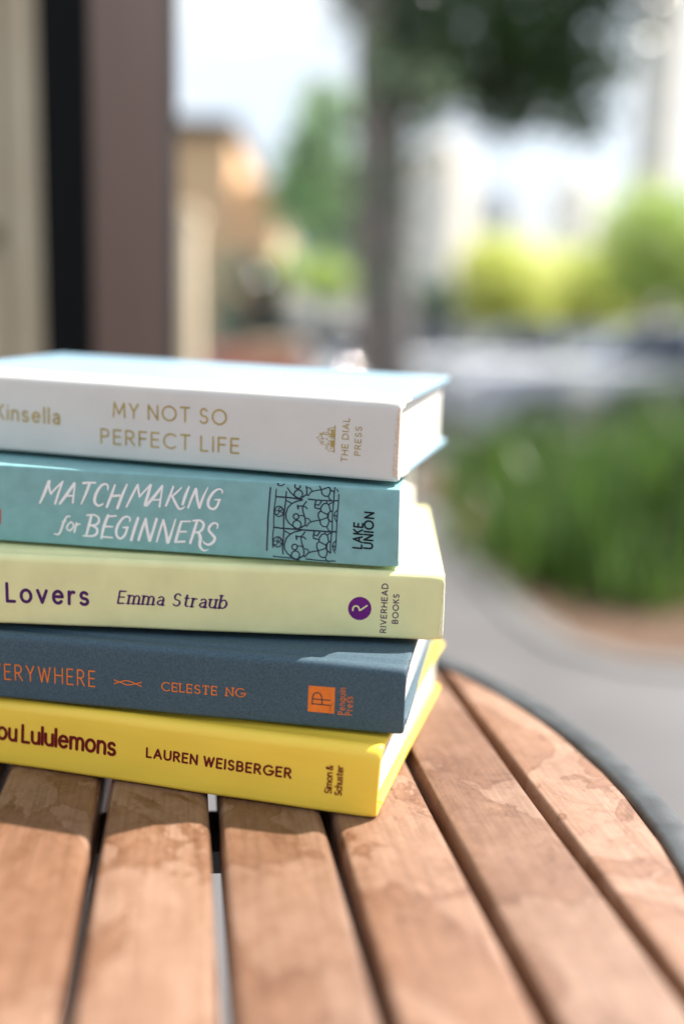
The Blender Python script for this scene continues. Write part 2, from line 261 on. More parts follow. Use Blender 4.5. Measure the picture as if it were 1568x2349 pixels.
IRON_RAILING=[[(52.01,29.25,0.57),(52.36,25.37,0.57),(52.6,21.95,0.57),(53.08,16.21,0.57),(53.21,11.61,0.58),(53.46,6.99,0.58),(53.59,3.51,0.58)],[(49.61,28.72,0.44),(49.97,24.16,0.44),(50.54,20.48,0.44),(50.66,16.37,0.44),(50.67,13.16,0.44),(51.14,9.45,0.45),(51.11,4.84,0.45)],[(45.51,28.07,0.53),(45.73,24.43,0.53),(46.19,20.76,0.53),(46.58,18.0,0.53),(46.58,14.34,0.53),(46.54,12.06,0.53),(46.77,8.59,0.53),(47.12,5.12,0.53),(46.89,2.36,0.53)],[(49.73,25.77,0.62),(46.08,25.78,0.62),(42.43,25.66,0.62),(39.47,25.29,0.62)],[(36.52,25.7,0.53),(33.57,25.48,0.53),(30.18,25.47,0.53),(26.79,25.53,0.53),(24.31,25.79,0.53)],[(50.67,13.27,0.62),(47.68,13.02,0.62),(44.25,13.02,0.62),(40.35,12.93,0.62),(35.78,12.89,0.62),(31.23,12.9,0.62),(27.82,12.85,0.62),(25.1,13.08,0.62)],[(50.93,1.16,0.45),(47.23,1.06,0.45),(43.78,0.95,0.45),(40.56,0.6,0.45)],[(37.46,1.05,0.45),(33.44,0.87,0.45),(28.87,0.84,0.45),(25.45,1.08,0.45)],[(25.82,31.1,0.44),(26.13,28.16,0.44),(26.33,24.76,0.44),(26.75,20.67,0.44),(26.77,17.93,0.44),(26.81,13.83,0.44),(27.12,11.07,0.44),(27.44,7.61,0.44),(27.41,4.16,0.44)],[(24.22,28.29,0.44),(24.34,24.89,0.44),(24.72,20.79,0.44),(24.91,16.92,0.44),(25.06,13.04,0.44),(25.18,9.37,0.44),(25.49,5.44,0.44)],[(38.9,25.14,0.53),(41.51,24.36,0.53),(43.34,23.34,0.53),(44.93,21.53,0.53),(45.73,18.98,0.53),(45.62,17.15,0.53),(44.47,15.4,0.53),(42.87,14.13,0.53),(41.04,13.23,0.53),(39.67,13.09,0.53)],[(45.62,24.55,0.49),(44.47,24.06,0.49),(43.34,23.45,0.49)],[(46.6,20.01,0.44),(46.72,19.29,0.44),(47.04,18.63,0.44),(47.54,18.14,0.44),(48.16,17.84,0.44),(48.81,17.8,0.44),(49.42,18.01,0.44),(49.92,18.45,0.44),(50.25,19.06,0.44),(50.36,19.77,0.44),(50.24,20.49,0.44),(49.92,21.14,0.44),(49.41,21.64,0.44),(48.8,21.94,0.44),(48.15,21.97,0.44),(47.54,21.76,0.44),(47.04,21.33,0.44),(46.72,20.72,0.44),(46.6,20.01,0.44)],[(48.52,19.47,0.35),(48.7,18.96,0.35),(49.13,18.61,0.35),(49.67,18.57,0.35),(50.1,18.86,0.35),(50.27,19.37,0.35),(50.1,19.88,0.35),(49.67,20.23,0.35),(49.13,20.27,0.35),(48.7,19.98,0.35),(48.52,19.47,0.35)],[(47.22,20.92,0.35),(47.35,20.51,0.35),(47.69,20.25,0.35),(48.12,20.22,0.35),(48.47,20.45,0.35),(48.59,20.84,0.35),(48.46,21.25,0.35),(48.11,21.52,0.35),(47.69,21.54,0.35),(47.35,21.33,0.35),(47.22,20.92,0.35)],[(48.7,20.04,0.4),(47.11,19.45,0.4)],[(37.31,24.63,0.49),(38.44,23.08,0.49),(38.89,21.92,0.49),(38.66,20.34,0.49),(37.97,18.34,0.49),(37.74,16.76,0.49),(37.73,15.17,0.49)],[(40.94,22.47,0.53),(38.78,22.72,0.53)],[(40.83,22.81,0.66),(40.71,21.46,0.66)],[(38.78,22.6,0.49),(37.65,22.45,0.49),(36.96,21.71,0.49)],[(40.37,18.3,0.53),(40.51,17.72,0.53),(40.93,17.28,0.53),(41.5,17.08,0.53),(42.08,17.2,0.53),(42.5,17.59,0.53),(42.65,18.14,0.53),(42.5,18.73,0.53),(42.08,19.18,0.53),(41.5,19.36,0.53),(40.94,19.24,0.53),(40.52,18.86,0.53),(40.37,18.3,0.53)],[(40.37,18.64,0.44),(38.99,18.84,0.44),(38.09,18.34,0.44)],[(39.44,15.05,0.49),(39.55,14.46,0.49),(39.84,13.92,0.49),(40.3,13.5,0.49),(40.85,13.26,0.49),(41.45,13.23,0.49),(42.01,13.39,0.49),(42.47,13.74,0.49),(42.76,14.24,0.49),(42.87,14.82,0.49),(42.76,15.41,0.49),(42.47,15.95,0.49),(42.02,16.36,0.49),(41.46,16.61,0.49),(40.86,16.65,0.49),(40.3,16.47,0.49),(39.84,16.12,0.49),(39.55,15.62,0.49),(39.44,15.05,0.49)],[(39.44,13.79,0.53),(38.31,14.67,0.53),(37.62,14.94,0.53)],[(37.51,17.8,0.4),(36.49,17.75,0.4),(35.46,16.57,0.4)],[(37.73,14.94,0.44),(37.16,14.52,0.44),(36.25,15.95,0.44),(35.34,16.46,0.44),(33.53,17.04,0.44),(31.94,17.32,0.44)],[(33.45,25.21,0.53),(33.9,23.38,0.53),(33.78,22.25,0.53),(31.73,21.93,0.53)],[(33.56,23.63,0.49),(32.2,23.48,0.49),(31.19,25.14,0.49)],[(29.15,24.47,0.49),(30.5,24.05,0.49),(31.4,22.62,0.49),(31.51,21.14,0.49),(30.14,20.44,0.49),(28.89,19.96,0.49)],[(29.15,24.47,0.49),(28.12,23.74,0.49),(27.9,22.4,0.49),(27.54,21.29,0.49)],[(31.51,21.14,0.49),(32.41,20.29,0.49),(32.52,18.7,0.49),(31.82,17.33,0.49)],[(31.82,17.33,0.44),(28.99,18.52,0.44)],[(31.82,17.33,0.49),(31.59,15.8,0.49),(30.56,14.84,0.49),(28.97,14.83,0.49),(28.3,16.24,0.49),(28.19,17.39,0.49)],[(28.67,20.08,0.57),(28.66,18.49,0.57),(27.97,17.4,0.57),(26.84,16.9,0.57)],[(28.67,20.08,0.49),(27.54,21.29,0.49),(26.75,21.34,0.49)],[(28.97,14.83,0.44),(28.51,13.72,0.44),(27.6,13.09,0.44)],[(29.15,24.47,0.44),(29.04,25.15,0.44)],[(28.58,23.94,0.44),(26.44,24.98,0.44)],[(28.22,20.79,0.35),(28.36,18.74,0.35)],[(24.84,21.8,0.39),(25.74,20.95,0.39),(26.06,19.57,0.39),(25.59,18.01,0.4),(25.02,17.03,0.4)],[(26.06,19.57,0.53),(24.94,19.53,0.53)],[(39.51,12.62,0.53),(42.13,11.82,0.53),(43.97,10.78,0.53),(45.57,8.96,0.53),(46.38,6.37,0.53),(46.27,4.53,0.53),(45.11,2.76,0.53),(43.5,1.48,0.53),(41.66,0.57,0.53),(40.28,0.43,0.53)],[(46.26,12.0,0.49),(45.11,11.51,0.49),(43.97,10.9,0.49)],[(47.25,7.41,0.45),(47.37,6.68,0.45),(47.69,6.02,0.45),(48.2,5.51,0.45),(48.82,5.21,0.45),(49.47,5.18,0.45),(50.09,5.39,0.45),(50.6,5.83,0.45),(50.92,6.44,0.45),(51.04,7.16,0.45),(50.92,7.89,0.45),(50.59,8.55,0.45),(50.08,9.05,0.45),(49.47,9.35,0.45),(48.81,9.4,0.45),(48.2,9.19,0.45),(47.69,8.75,0.45),(47.37,8.13,0.45),(47.25,7.41,0.45)],[(49.19,6.87,0.35),(49.35,6.34,0.35),(49.79,6.0,0.35),(50.34,5.96,0.35),(50.78,6.25,0.35),(50.94,6.75,0.35),(50.77,7.28,0.35),(50.34,7.62,0.35),(49.79,7.66,0.35),(49.35,7.37,0.35),(49.19,6.87,0.35)],[(47.87,8.34,0.35),(48.01,7.93,0.35),(48.35,7.65,0.35),(48.78,7.62,0.35),(49.13,7.85,0.35),(49.26,8.24,0.35),(49.13,8.66,0.35),(48.78,8.94,0.35),(48.35,8.97,0.35),(48.01,8.74,0.35),(47.87,8.34,0.35)],[(49.37,7.43,0.4),(47.76,6.85,0.4)],[(37.9,12.11,0.49),(39.04,10.54,0.49),(39.5,9.37,0.49),(39.26,7.77,0.49),(38.57,5.75,0.49),(38.33,4.15,0.49),(38.33,2.53,0.49)],[(41.56,9.91,0.53),(39.38,10.17,0.53)],[(41.45,10.27,0.67),(41.33,8.89,0.67)],[(39.38,10.06,0.49),(38.24,9.9,0.49),(37.55,9.15,0.49)],[(40.98,5.7,0.53),(41.13,5.11,0.53),(41.55,4.66,0.53),(42.13,4.47,0.53),(42.7,4.58,0.53),(43.12,4.98,0.53),(43.27,5.54,0.53),(43.12,6.13,0.53),(42.7,6.58,0.53),(42.13,6.77,0.53),(41.55,6.66,0.53),(41.13,6.26,0.53),(40.98,5.7,0.53)],[(40.98,6.05,0.45),(39.6,6.26,0.45),(38.69,5.74,0.45)],[(40.05,2.42,0.49),(40.16,1.81,0.49),(40.45,1.27,0.49),(40.91,0.85,0.49),(41.48,0.61,0.49),(42.08,0.56,0.49),(42.64,0.74,0.49),(43.1,1.09,0.49),(43.4,1.59,0.49),(43.5,2.18,0.49),(43.4,2.78,0.49),(43.1,3.32,0.49),(42.64,3.73,0.49),(42.08,3.98,0.49),(41.49,4.02,0.49),(40.92,3.86,0.49),(40.46,3.5,0.49),(40.16,3.0,0.49),(40.05,2.42,0.49)],[(40.05,1.15,0.53),(38.91,2.03,0.53),(38.22,2.31,0.53)],[(38.11,5.2,0.4),(37.08,5.16,0.4),(36.04,3.96,0.4)],[(38.33,2.3,0.45),(37.76,1.88,0.45),(36.84,3.33,0.45),(35.93,3.86,0.45),(34.1,4.44,0.45),(32.51,4.74,0.45)],[(34.03,12.71,0.53),(34.48,10.85,0.53),(34.36,9.71,0.53),(32.3,9.39,0.53)],[(34.13,11.1,0.49),(32.77,10.96,0.49),(31.75,12.63,0.49)],[(29.7,11.98,0.49),(31.07,11.54,0.49),(31.96,10.1,0.49),(32.07,8.6,0.49),(30.69,7.9,0.49),(29.44,7.4,0.49)],[(29.7,11.98,0.49),(28.67,11.24,0.49),(28.43,9.88,0.49),(28.09,8.76,0.49)],[(32.07,8.6,0.49),(32.98,7.74,0.49),(33.08,6.12,0.49),(32.39,4.75,0.49)],[(32.39,4.75,0.45),(29.55,5.95,0.44)],[(32.39,4.75,0.49),(32.15,3.19,0.49),(31.12,2.23,0.49),(29.52,2.23,0.49),(28.84,3.65,0.49),(28.74,4.81,0.49)],[(29.21,7.53,0.57),(29.2,5.93,0.57),(28.52,4.82,0.57),(27.37,4.33,0.57)],[(29.21,7.53,0.49),(28.09,8.76,0.49),(27.29,8.81,0.49)],[(29.52,2.23,0.45),(29.05,1.1,0.45),(28.13,0.47,0.45)],[(29.7,11.98,0.44),(29.6,12.66,0.44)],[(29.13,11.44,0.44),(26.98,12.5,0.44)],[(28.76,8.25,0.35),(28.91,6.18,0.35)],[(25.36,9.29,0.4),(26.26,8.42,0.4),(26.6,7.03,0.4),(26.13,5.45,0.4),(25.55,4.46,0.4)],[(26.6,7.03,0.53),(25.46,6.99,0.53)],[(44.98,29.64,0.53),(43.84,27.91,0.53),(42.25,26.64,0.53),(40.43,25.75,0.53),(39.06,25.6,0.53)],[(46.39,31.1,0.44),(46.89,30.62,0.44),(47.5,30.33,0.44),(48.15,30.29,0.44),(48.76,30.49,0.44),(49.26,30.93,0.44)],[(48.47,31.09,0.35),(49.01,31.06,0.35)],[(37.38,30.79,0.49),(37.14,29.23,0.49),(37.14,27.65,0.49)],[(39.76,30.76,0.53),(39.91,30.19,0.53),(40.32,29.75,0.53),(40.88,29.56,0.53),(41.46,29.67,0.53),(41.88,30.06,0.53),(42.03,30.62,0.53),(41.88,31.19,0.53)],[(38.84,27.54,0.49),(38.94,26.95,0.49),(39.23,26.42,0.49),(39.69,26.01,0.49),(40.24,25.79,0.49),(40.84,25.75,0.49),(41.39,25.91,0.49),(41.85,26.26,0.49),(42.14,26.75,0.49),(42.25,27.32,0.49),(42.14,27.91,0.49),(41.85,28.44,0.49),(41.4,28.85,0.49),(40.85,29.08,0.49),(40.25,29.12,0.49),(39.69,28.96,0.49),(39.24,28.6,0.49),(38.94,28.12,0.49),(38.84,27.54,0.49)],[(38.84,26.3,0.53),(37.7,27.16,0.53),(37.03,27.43,0.53)],[(36.92,30.25,0.39),(35.9,30.21,0.39),(34.88,29.03,0.39)],[(37.14,27.42,0.44),(36.57,27.01,0.44),(35.67,28.42,0.44),(34.76,28.93,0.44),(32.96,29.49,0.44),(31.38,29.77,0.44)],[(31.95,31.13,0.48),(31.27,29.78,0.48)],[(31.27,29.78,0.44),(28.45,30.94,0.44)],[(31.27,29.78,0.48),(31.03,28.26,0.49),(30.01,27.31,0.49),(28.43,27.29,0.49),(27.76,28.69,0.48),(27.66,29.82,0.48)],[(28.12,30.92,0.57),(27.43,29.83,0.57),(26.3,29.35,0.57)],[(28.43,27.29,0.44),(27.96,26.2,0.44),(27.06,25.57,0.44)],[(25.07,30.44,0.39),(24.51,29.46,0.39)]]
HOUSE_MARK=[[(34.07,15.72,0.21),(33.43,15.77,0.21),(31.81,13.25,0.21),(30.14,13.22,0.21),(29.31,12.51,0.21),(29.92,11.76,0.21),(28.44,10.63,0.21),(26.69,10.68,0.21)],[(33.43,15.77,0.21),(32.11,17.09,0.21),(31.79,16.89,0.21),(31.81,13.25,0.21)],[(32.77,17.51,0.21),(31.56,17.52,0.21),(31.34,18.0,0.21),(29.19,18.15,0.21),(29.05,18.78,0.21),(29.4,19.45,0.21),(27.99,20.09,0.21),(26.87,20.16,0.21),(26.35,20.97,0.21)],[(29.19,18.15,0.21),(28.05,17.46,0.21)],[(29.4,19.37,0.21),(28.26,19.07,0.21),(26.52,19.19,0.21)],[(29.31,12.51,0.21),(27.92,13.92,0.21)],[(27.96,12.68,0.21),(26.6,12.7,0.21),(26.6,10.76,0.21)],[(27.99,15.62,0.21),(26.71,15.71,0.21)],[(31.56,17.37,0.37),(28.04,17.23,0.37)],[(26.35,20.97,0.37),(26.31,17.74,0.37),(26.43,10.32,0.37)],[(28.9,14.62,0.37),(26.68,14.86,0.37)],[(28.81,16.41,0.37),(26.73,16.48,0.37)],[(32.69,17.36,0.37),(31.71,17.28,0.37)],[(27.3,18.9,1.31),(27.23,16.75,1.31)],[(27.22,14.29,1.31),(27.24,12.89,1.31)],[(31.26,15.51,0.49),(30.93,15.53,0.49)],[(31.29,14.14,0.49),(30.97,14.16,0.49)],[(29.73,15.42,0.49),(29.41,15.43,0.49)],[(29.19,13.67,0.49),(28.87,13.7,0.49)],[(27.95,11.72,0.49),(27.63,11.75,0.49)]]
MONOGRAM=[[(35.52,9.4,0.4),(35.53,11.0,0.4),(35.46,12.13,0.4),(35.05,13.37,0.4),(34.36,13.96,0.4),(33.66,14.14,0.4),(32.88,13.97,0.4),(32.31,13.46,0.4),(31.8,12.32,0.4),(31.7,10.88,0.4),(31.69,9.51,0.4)],[(35.56,9.54,0.4),(28.49,9.54,0.4)],[(35.44,11.48,0.4),(28.57,11.57,0.4)],[(27.44,10.64,0.14),(28.17,9.29,0.14),(28.44,8.45,0.14),(28.31,7.19,0.14)]]
SQUARE=[(37.19,16.57),(26.79,16.77),(26.72,6.35),(37.21,6.25)]
DISC=[(29.14,12.3),(29.18,11.54),(29.33,10.8),(29.59,10.09),(29.95,9.43),(30.42,8.84),(30.97,8.31),(31.58,7.9),(32.26,7.58),(32.97,7.37),(33.71,7.27),(34.44,7.3),(35.16,7.45),(35.85,7.71),(36.49,8.08),(37.06,8.56),(37.56,9.11),(37.96,9.73),(38.26,10.42),(38.45,11.15),(38.52,11.89),(38.48,12.65),(38.32,13.39),(38.06,14.09),(37.69,14.75),(37.23,15.35),(36.69,15.86),(36.06,16.28),(35.4,16.6),(34.69,16.8),(33.95,16.9),(33.22,16.87),(32.5,16.72),(31.82,16.46),(31.18,16.1),(30.6,15.64),(30.11,15.08),(29.71,14.45),(29.41,13.77),(29.22,13.05)]
DISC_STROKE=[[(36.61,11.23,0.61),(36.59,11.81,0.61),(36.44,12.4,0.61),(36.08,12.87,0.61),(35.53,13.09,0.61),(34.97,13.09,0.61),(34.47,12.77,0.61),(34.14,12.25,0.61),(33.97,11.76,0.61),(33.72,11.36,0.61),(32.29,12.38,0.61),(30.95,13.38,0.61)]]
ORNAMENT=[[(115.88,11.87,0.43),(113.21,11.06,0.42),(110.02,10.3,0.42),(104.63,11.83,0.42)],[(115.88,10.33,0.43),(113.21,11.38,0.42),(110.02,11.97,0.42),(104.62,10.17,0.42)]]
RED_BLOCK=[(171.27,13.31),(166.88,13.08),(167.21,6.68),(171.62,6.91)]
TEXTS={'white': [('author_lettering', [('Kinsella', (179.5, 13.67), (149.2, 13.29), 6.02, 0.15, 'sans')]), ('title_lettering', [('MY NOT SO', (123.34, 18.23), (72.81, 18.18), 5.84, 0.125, 'sans'), ('PERFECT LIFE', (129.06, 6.69), (67.22, 6.77), 5.91, 0.125, 'sans')]), ('publisher_lettering', [('THE DIAL', (20.89, 6.86), (20.54, 24.28), 2.47, 0.14, 'sans'), ('PRESS', (15.62, 9.82), (15.39, 21.19), 2.36, 0.14, 'sans')])], 'teal': [('publisher_lettering', [('LAKE', (14.83, 7.0), (14.48, 17.1), 3.46, 0.16, 'sans'), ('UNION', (10.48, 7.16), (10.13, 21.69), 3.5, 0.16, 'sans')])], 'lovers': [('title_lettering', [('Lovers', (177.01, 9.27), (144.2, 9.08), 7.07, 0.18, 'loose')]), ('author_lettering', [('Emma Straub', (131.91, 10.19), (87.96, 9.99), 4.92, 0.12, 'italic')]), ('publisher_lettering', [('RIVERHEAD', (23.08, 2.52), (22.8, 22.68), 2.22, 0.18, 'sans'), ('BOOKS', (18.37, 6.55), (18.2, 18.46), 2.17, 0.18, 'sans')])], 'blue': [('title_lettering', [('EVERYWHERE', (172.89, 7.84), (124.23, 8.34), 6.15, 0.09, 'narrow')]), ('author_lettering', [('CELESTE NG', (96.1, 9.34), (62.35, 9.67), 3.33, 0.12, 'serif')]), ('publisher_lettering', [('Penguin', (22.68, 6.37), (22.74, 16.92), 2.56, 0.11, 'sans'), ('Press', (19.84, 6.4), (19.82, 13.76), 2.48, 0.11, 'sans')])], 'yellow': [('title_lettering', [('You Lululemons', (166.09, 11.8), (107.76, 11.43), 7.22, 0.19, 'tight')]), ('author_lettering', [('LAUREN WEISBERGER', (93.74, 12.68), (34.17, 12.25), 3.75, 0.17, 'sans')]), ('publisher_lettering', [('Simon &', (17.73, 8.38), (17.88, 19.37), 2.52, 0.2, 'tight'), ('Schuster', (13.74, 8.16), (13.88, 19.71), 2.51, 0.2, 'tight')])]}
# ---------------------------------------------------------------- strokes and lettering on the spines
def arc(cx, cy, rx, ry, a0, a1, n=None):
    n = n or max(4, int(abs(a1 - a0) / 18))
    return [(cx + rx * math.cos(R(a0 + (a1 - a0) * i / n)), cy + ry * math.sin(R(a0 + (a1 - a0) * i / n))) for i in range(n + 1)]
_S = arc(.27, .745, .23, .255, 30, 270, 12) + arc(.27, .245, .26, .245, 90, -150, 12)[1:]
_s = [(x * .86, y * .68) for x, y in _S]
GLYPH = {
 'A': (.74, [[(0, 0), (.37, 1), (.74, 0)], [(.13, .33), (.61, .33)]]),
 'B': (.58, [[(0, 0), (0, 1)], [(0, 1), (.28, 1)] + arc(.28, .76, .24, .24, 90, -90) + [(0, .52)], [(0, .52), (.3, .52)] + arc(.3, .26, .28, .26, 90, -90) + [(0, 0)]]),
 'C': (.8, [arc(.48, .5, .48, .5, 48, 312, 16)]),
 'D': (.74, [[(0, 0), (0, 1), (.28, 1)] + arc(.28, .5, .46, .5, 90, -90) + [(0, 0)]]),
 'E': (.5, [[(.5, 1), (0, 1), (0, 0), (.5, 0)], [(0, .52), (.44, .52)]]),
 'F': (.48, [[(.48, 1), (0, 1), (0, 0)], [(0, .52), (.42, .52)]]),
 'G': (.9, [arc(.48, .5, .48, .5, 48, 352, 18) + [(.95, .45), (.56, .45)]]),
 'H': (.66, [[(0, 0), (0, 1)], [(.66, 0), (.66, 1)], [(0, .52), (.66, .52)]]),
 'I': (.0, [[(0, 0), (0, 1)]]),
 'K': (.58, [[(0, 0), (0, 1)], [(.54, 1), (0, .42)], [(.2, .6), (.58, 0)]]),
 'L': (.45, [[(0, 1), (0, 0), (.45, 0)]]),
 'M': (.86, [[(0, 0), (.06, 1), (.43, .22), (.80, 1), (.86, 0)]]),
 'N': (.66, [[(0, 0), (0, 1), (.66, 0), (.66, 1)]]),
 'O': (.98, [arc(.49, .5, .49, .5, 90, 450, 24)]),
 'P': (.54, [[(0, 0), (0, 1), (.27, 1)] + arc(.27, .74, .26, .26, 90, -90) + [(0, .48)]]),
 'R': (.58, [[(0, 0), (0, 1), (.27, 1)] + arc(.27, .74, .26, .26, 90, -90) + [(0, .48)], [(.24, .48), (.58, 0)]]),
 'S': (.54, [_S]),
 'T': (.62, [[(0, 1), (.62, 1)], [(.31, 1), (.31, 0)]]),
 'U': (.66, [[(0, 1), (0, .34)] + arc(.33, .34, .33, .34, 180, 360) + [(.66, 1)]]),
 'V': (.68, [[(0, 1), (.34, 0), (.68, 1)]]),
 'W': (1.0, [[(0, 1), (.25, 0), (.5, .92), (.75, 0), (1.0, 1)]]),
 'Y': (.64, [[(0, 1), (.32, .45), (.64, 1)], [(.32, .45), (.32, 0)]]),
 '&': (.68, [[(.68, 0), (.14, .68), (.12, .86), (.26, 1), (.42, .88), (.38, .7), (.04, .38), (.02, .16), (.2, 0), (.42, .06), (.66, .42)]]),
 'a': (.46, [[(.05, .58)] + arc(.25, .46, .21, .22, 125, 0) + [(.46, 0)], [(.46, .4), (.22, .38), (.04, .28), (.02, .14), (.14, .01), (.3, .02), (.46, .16)]]),
 'b': (.54, [[(0, 0), (0, 1.04)], arc(.27, .34, .27, .34, 180, 540, 18)]),
 'c': (.5, [arc(.31, .34, .31, .34, 45, 315, 14)]),
 'e': (.57, [[(.02, .37), (.57, .37)] + arc(.29, .34, .28, .34, 12, 318, 14)]),
 'g': (.54, [arc(.27, .34, .27, .34, 0, 360, 18), [(.54, .68), (.54, -.08)] + arc(.28, -.08, .26, .24, 0, -140, 8)]),
 'h': (.48, [[(0, 0), (0, 1.04)], [(0, .4)] + arc(.24, .43, .24, .25, 180, 0) + [(.48, 0)]]),
 'i': (.0, [[(0, 0), (0, .68)], [(0, .95), (.001, .97)]]),
 'l': (.0, [[(0, 0), (0, 1.04)]]),
 'm': (.84, [[(0, 0), (0, .68)], [(0, .42)] + arc(.21, .45, .21, .23, 180, 0) + [(.42, 0)], [(.42, .42)] + arc(.63, .45, .21, .23, 180, 0) + [(.84, 0)]]),
 'n': (.48, [[(0, 0), (0, .68)], [(0, .4)] + arc(.24, .43, .24, .25, 180, 0) + [(.48, 0)]]),
 'o': (.6, [arc(.3, .34, .3, .34, 90, 450, 20)]),
 'r': (.28, [[(0, 0), (0, .68)], [(0, .36)] + arc(.24, .40, .24, .27, 180, 75)]),
 's': (.45, [_s]),
 't': (.34, [[(.14, .9), (.14, .18), (.18, .05), (.26, .0), (.36, .03)], [(0, .68), (.34, .68)]]),
 'u': (.48, [[(0, .68), (0, .25)] + arc(.24, .25, .24, .25, 180, 360), [(.48, .68), (.48, 0)]]),
 'v': (.54, [[(0, .68), (.27, 0), (.54, .68)]]),
}
SPACE = {'sans': .42, 'loose': .4, 'tight': .24, 'narrow': .4, 'serif': .7, 'italic': .5}
STYLE = {'sans': (.36, 0, 0, 0), 'loose': (.42, 0, 0, 0), 'tight': (.23, 0, 0, 0), 'narrow': (.42, 0, 0, 0), 'serif': (.3, 1, .35, 0), 'italic': (.34, 1, .4, .2)}

def text_strokes(s, a, b, h, wt, style):
    """strokes (u, w, width) in spine millimetres; baseline from a to b, cap height h"""
    gap, serif, contrast, slant = STYLE[style]
    x = 0; items = []
    for k, ch in enumerate(s):
        if ch == ' ': x += SPACE[style]; continue
        adv, st = GLYPH[ch]; items.append((x, st, ch)); x += adv + gap
    total = x - gap
    ex = Vector((b[0] - a[0], b[1] - a[1])); sx = ex.length / total; ex.normalize()
    ey = Vector((ex.y, -ex.x)) if True else None      # u runs leftwards, so this turns the letters upright
    out = []
    for x0, st, ch in items:
        for line in st:
            line = list(line)
            o = []
            for i, (px, py) in enumerate(line):
                q, r_ = line[max(i - 1, 0)], line[min(i + 1, len(line) - 1)]
                dx, dy = r_[0] - q[0], r_[1] - q[1]; ln = math.hypot(dx, dy) or 1
                wd = wt * h * (1 - contrast * abs(dx) / ln) * (1.15 if contrast else 1)
                X = (x0 + px + slant * py) * sx; Y = py * h
                o.append((a[0] + ex.x * X + ey.x * Y, a[1] + ex.y * X + ey.y * Y, wd))
            out.append(o)
            if serif:
                for (px, py), (qx, qy) in ((line[0], line[1]), (line[-1], line[-2])):
                    if abs(px - qx) < .3 * abs(py - qy) and (py in (0, 1, .68, 1.04)):
                        o = []
                        for t in (-.15, .15):
                            X = (x0 + px + t + slant * py) * sx; Y = py * h
                            o.append((a[0] + ex.x * X + ey.x * Y, a[1] + ex.y * X + ey.y * Y, wt * h * .62))
                        out.append(o)
                    elif abs(py - qy) < .3 * abs(px - qx) and style == 'serif':
                        o = []
                        for t in (-.02, .17 if py < .4 else -.17):
                            X = (x0 + px + slant * py) * sx; Y = (py + t) * h
                            o.append((a[0] + ex.x * X + ey.x * Y, a[1] + ex.y * X + ey.y * Y, wt * h * .6))
                        out.append(o)
    return out

def catmull(pts, n=5):
    if len(pts) < 3: return pts
    P_ = [pts[0]] + list(pts) + [pts[-1]]; o = []
    for i in range(1, len(P_) - 2):
        for k in range(n):
            t = k / n
            o.append(tuple(.5 * (2 * P_[i][j] + (P_[i + 1][j] - P_[i - 1][j]) * t + (2 * P_[i - 1][j] - 5 * P_[i][j] + 4 * P_[i + 1][j] - P_[i + 2][j]) * t * t + (3 * P_[i][j] - P_[i - 1][j] - 3 * P_[i + 1][j] + P_[i + 2][j]) * t ** 3) for j in range(3)))
    return o + [tuple(pts[-1])]

def split_corners(strokes):
    out = []
    for st in strokes:
        cur = [st[0]]
        for i in range(1, len(st)):
            cur.append(st[i])
            if i < len(st) - 1:
                a = (st[i][0] - st[i - 1][0], st[i][1] - st[i - 1][1]); b = (st[i + 1][0] - st[i][0], st[i + 1][1] - st[i][1])
                l = math.hypot(*a) * math.hypot(*b)
                if l and (a[0] * b[0] + a[1] * b[1]) / l < .62: out.append(cur); cur = [st[i]]
        out.append(cur)
    return out

